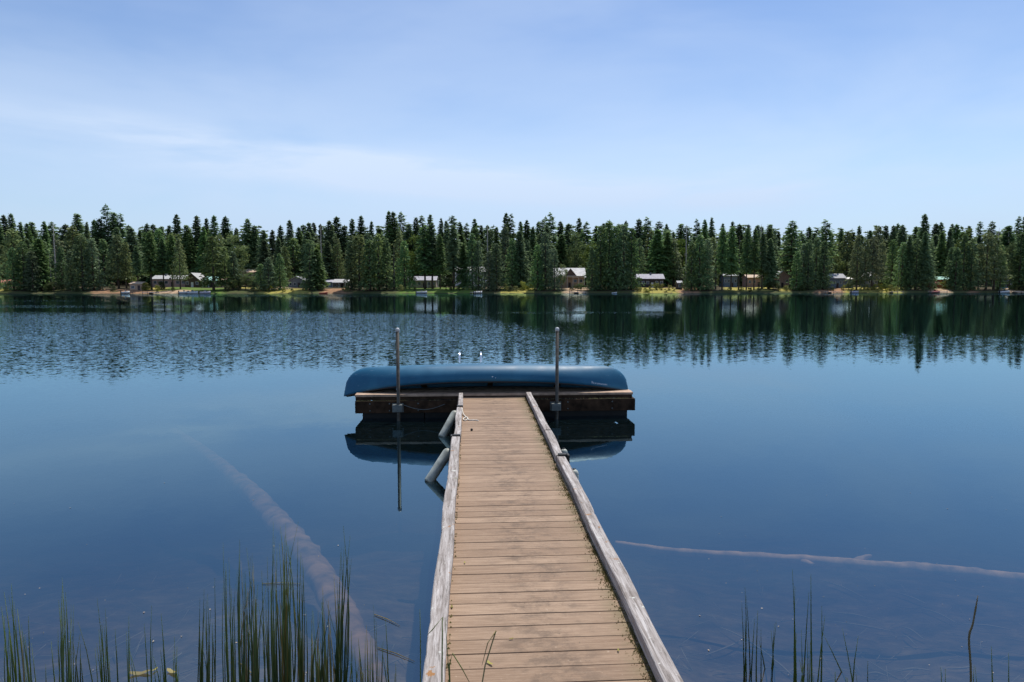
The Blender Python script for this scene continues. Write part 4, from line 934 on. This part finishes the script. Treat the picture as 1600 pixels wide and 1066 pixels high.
# photo column, top, metres behind the waterline, kind, width: the trees one can tell apart near the water
FRONT = [(22,386,6,'cedar',1),(38,378,7,'column',1.1),(52,392,4,'column',1.2),(64,372,8,'fir',1.1),(80,395,8,'olive',.8),(98,385,12,'cedar',.9),(112,392,8,'column',1),(130,368,6,'column',1.25),(146,372,7,'column',1.2),(156,386,9,'fir',1),
 (186,366,14,'olive',1.05),(198,378,15,'olive',.9),(216,384,12,'high',1),(237,362,10,'high',1.0),(256,372,12,'high',.9),(270,366,14,'high',1),(282,372,11,'olive',.8),(334,368,7,'olive',1.35),(352,384,9,'olive',1.05),(366,392,10,'cedar',.85),(376,408,12,'leafy',.8),(392,424,8,'leafy',.9),
 (408,412,6,'cedar',.9),(420,402,5,'column',1.1),(438,396,9,'cedar',1.0),(447,384,36,'olive',.9),(485,374,7,'column',1.15),(496,388,8,'fir',1),(513,376,36,'fir',1.1),(528,372,36,'olive',.9),(549,376,8,'column',1.1),(562,366,7,'olive',1.2),(578,374,5,'cedar',1.2),(592,364,7,'olive',1.2),(604,372,8,'column',1),(616,380,9,'cedar',1),
 (632,376,12,'cedar',1.05),(640,392,14,'leafy',.7),(664,352,14,'high',1.15),(676,348,15,'high',1.1),(688,366,13,'high',.9),(709,352,10,'high',1.1),(724,380,10,'fir',.9),(738,364,9,'column',1.0),(748,376,8,'column',.9),(764,392,5,'column',1.15),(776,380,7,'column',1.1),
 (800,372,12,'cedar',.95),(812,360,14,'fir',1),(824,374,20,'cedar',.8),(840,382,7,'column',1.1),(852,362,8,'column',1.1),(866,388,6,'column',.9),(878,410,7,'leafy',.6),(925,386,6,'cedar',.95),(938,352,8,'column',1.1),(951,346,8,'column',1.15),(962,352,7,'column',1.1),(974,350,8,'column',1.15),(986,356,9,'column',1),(998,372,40,'cedar',.9),
 (1026,358,40,'fir',1.2),(1042,362,40,'fir',1.1),(1052,372,40,'olive',.9),(1080,378,7,'cedar',1.1),(1092,366,7,'cedar',1.1),(1104,372,8,'column',1.1),(1118,360,9,'high',1),(1128,356,7,'high',.8),(1142,354,8,'high',.8),(1154,366,9,'high',.8),(1166,356,8,'high',.8),(1178,356,7,'high',.75),(1190,362,9,'high',.9),(1202,372,10,'fir',1),(1200,356,14,'fir',1.1),
 (1254,380,9,'cedar',.8),(1262,374,8,'column',1),(1274,370,10,'cedar',1),(1286,376,9,'column',1.1),(1244,392,7,'column',.9),(1338,366,6,'olive',.95),(1350,374,8,'olive',.9),(1362,370,10,'olive',1.0),(1376,378,36,'olive',.95),(1392,374,24,'cedar',.9),
 (1408,378,9,'column',1),(1418,368,8,'fir',1.05),(1430,372,7,'column',1.1),(1442,362,7,'fir',1.1),(1452,378,9,'column',.9),(1468,362,40,'fir',1.1),(1484,386,10,'cedar',.9),(1492,386,6,'cedar',1.0),(1504,366,7,'cedar',1.05),(1516,372,6,'column',1.1),(1528,380,7,'olive',.85),(1540,362,6,'olive',1.15),(1552,366,7,'olive',1.05),(1562,382,8,'column',.9),(1577,376,12,'leafy',.75),(1592,364,8,'column',1.15),(1606,370,6,'cedar',1.1),(-12,380,9,'cedar',1.1)]
for (px, yt, off, k, w_) in FRONT: tree(px, yt, Dsh(px, off), k, 'near', w_, px in (80, 156, 616, 1118, 1154))
# the wood between and behind the houses
px = -20.0
while px < 1620:
    D = Dsh(px, rnd.uniform(40, 56)); yt = rnd.uniform(352, 382); ok = True
    for (a, c_, hd, dep) in BOXES:
        if a - 10 < px < c_ + 10: D = max(D, hd + dep + 17)
    tree(px, yt, D, rnd.choice(('fir', 'cedar', 'olive', 'fir', 'cedar', 'leafy')), 'middle', rnd.uniform(1.05, 1.4)); px += rnd.uniform(20.5, 25.5)
# shrubs along the water
SHR = [(8,449,3,'gold'),(48,450,2,'scrub'),(72,444,3,'scrub'),(84,441,4,'leafy'),(96,445,4,'scrub'),(120,450,2,'scrub'),(176,446,4,'scrub'),(206,428,20,'leafy'),(228,443,5,'gold'),(246,446,4,'gold'),(252,440,10,'scrub'),(271,449,3,'scrub'),(356,446,3,'scrub'),(364,438,6,'leafy'),(374,430,9,'leafy'),(384,434,7,'leafy'),(396,440,4,'scrub'),(414,447,3,'scrub'),(422,446,3,'gold'),(443,451,2,'gold'),(456,452,2,'scrub'),
       (540,448,3,'gold'),(628,446,4,'gold'),(648,449,3,'scrub'),(697,436,8,'leafy'),(704,442,5,'scrub'),(716,448,4,'scrub'),(790,444,4,'gold'),(798,447,3,'scrub'),(806,448,3,'gold'),(818,441,6,'gold'),(828,444,5,'gold'),(892,449,3,'scrub'),(899,446,5,'scrub'),(908,444,5,'leafy'),(1000,449,3,'gold'),(1008,450,2,'gold'),(1018,444,6,'gold'),(1026,442,8,'gold'),(1034,444,7,'gold'),(1046,446,5,'gold'),(1052,449,3,'gold'),(1072,450,3,'gold'),(1082,452,2,'scrub'),(996,451,2,'scrub'),(1012,453,1.5,'gold'),(1040,452,1.5,'gold'),
       (1140,449,3,'gold'),(1158,449,4,'gold'),(1172,450,2,'scrub'),(1186,450,2,'scrub'),(1208,438,6,'leafy'),(1216,446,3,'scrub'),(1228,446,4,'gold'),(1252,446,4,'scrub'),(1262,444,5,'leafy'),(1300,449,4,'scrub'),(1318,446,6,'gold'),(1326,443,8,'leafy'),(1346,448,3,'gold'),(1356,445,5,'gold'),(1366,445,6,'gold'),(1376,444,6,'gold'),(1384,443,6,'leafy'),(1392,446,4,'gold'),(1400,448,3,'gold'),(1414,446,4,'scrub'),(1474,440,9,'gold'),(1488,448,3,'scrub'),(1590,446,5,'gold'),(1560,449,3,'scrub'),(1598,447,4,'scrub'),(1332,450,2,'gold'),(1372,451,1.5,'gold'),(1386,451,1.5,'gold')]
for (px, yt, off, k) in SHR: tree(px, yt - 1, Dsh(px, off), k, 'shrub', 1.0)
ADJ['dead'] = 'bare grey dead tree'; NAME['dead'] = 'dead_tree'
for (px, yt, off) in [(1187, 350, 30), (1071, 351, 34), (88, 349, 40), (503, 351, 40), (1556, 356, 30), (762, 352, 34)]:
    D = Dsh(px, off); x = at_d(px, 450, D).x; z = ground(x, D); hh = at_d(px, yt, D).z - z
    m = MB(); m.tube([(0, 0, -.5), (.1, 0, hh * .4), (-.05, .1, hh * .75), (.1, 0, hh)], [.32, .26, .17, .05], 8); o = empty('dead_tree', (x, D, z)); m.build('trunk', M['bark_pale'], o)
    for i in range(18):
        zz = hh * rnd.uniform(.35, .97); a = rnd.random() * 6.28; L = rnd.uniform(.8, 2.4) * (1.25 - zz / hh); m = MB(); m.tube([(0, 0, zz), (math.cos(a) * L, math.sin(a) * L, zz + rnd.uniform(-.5, .3))], [.06, .02], 5); m.build('limb', M['bark_pale'], o)
    TREES.append((px, 'middle', 'dead', o))
# names that single each tree out: kind, row, landmark, place counted from the left
ORD = ['leftmost', 'second', 'third', 'fourth', 'fifth', 'sixth', 'seventh', 'eighth', 'ninth', 'tenth', 'eleventh', 'twelfth']
cell = {}
for (px, row, kind, o) in sorted(TREES, key=lambda q: q[0]):
    lm = min(LM, key=lambda q: abs(q[0] - px))[1]; cell.setdefault((row, kind, lm), []).append(o)
ROWT = {'skyline': 'on the skyline behind', 'near': 'near the water by', 'middle': 'in the wood behind', 'shrub': 'on the shore by'}
for (row, kind, lm), os_ in cell.items():
    for i, o in enumerate(os_):
        if len(os_) == 1: lab = f'{ADJ[kind]} {ROWT[row]} {lm}'
        else: lab = f'{ADJ[kind]} {ROWT[row]} {lm}, {ORD[i]} from left'
        tag(o, lab, 'shrub' if kind in ('gold', 'scrub') else 'tree', {'skyline': 'tall trees on the far skyline', 'near': 'trees along the far water edge', 'middle': 'trees in the wood behind the houses', 'shrub': 'shrubs on the far shore'}[row])
# the wood far behind, one dark mass
Q = []; g1 = random.Random(5)
small = [np.array(fir(g1, 24, 4.2, .02, 5, 1.5, .7, .3, 2.3), dtype=float) for _ in range(3)]
for i in range(540):
    px = (-260 + 2120 * (i / 299) if i < 300 else -270 - 900 * ((i - 300) / 119) if i < 420 else 1870 + 900 * ((i - 420) / 119)) + g1.uniform(-5, 5); off = 92 + 34 * (i % 3) / 2 + g1.uniform(-5, 5)
    x = 0; D = Dsh(px, off); x = at_d(px, 450, D).x; z = ground(x, D); yt = g1.uniform(352, 374); s = (at_d(px, yt, D).z - z) / 24
    a = small[i % 3].copy(); th_ = g1.random() * 6.28; ca, sa = math.cos(th_), math.sin(th_); xx = a[..., 0] * ca - a[..., 1] * sa; yy = a[..., 0] * sa + a[..., 1] * ca
    a[..., 0] = xx * s ** .4 * 1.15 + x; a[..., 1] = yy * s ** .4 + D; a[..., 2] = a[..., 2] * s + z; Q.append(a)
me = quads_mesh('far_wood', np.concatenate(Q), FM['fir']); o = bpy.data.objects.new('far_wood', me); COL.objects.link(o); tag(o, 'dense mass of conifers far behind the lake houses', 'wood', kind='stuff')
bpy.context.view_layer.update()
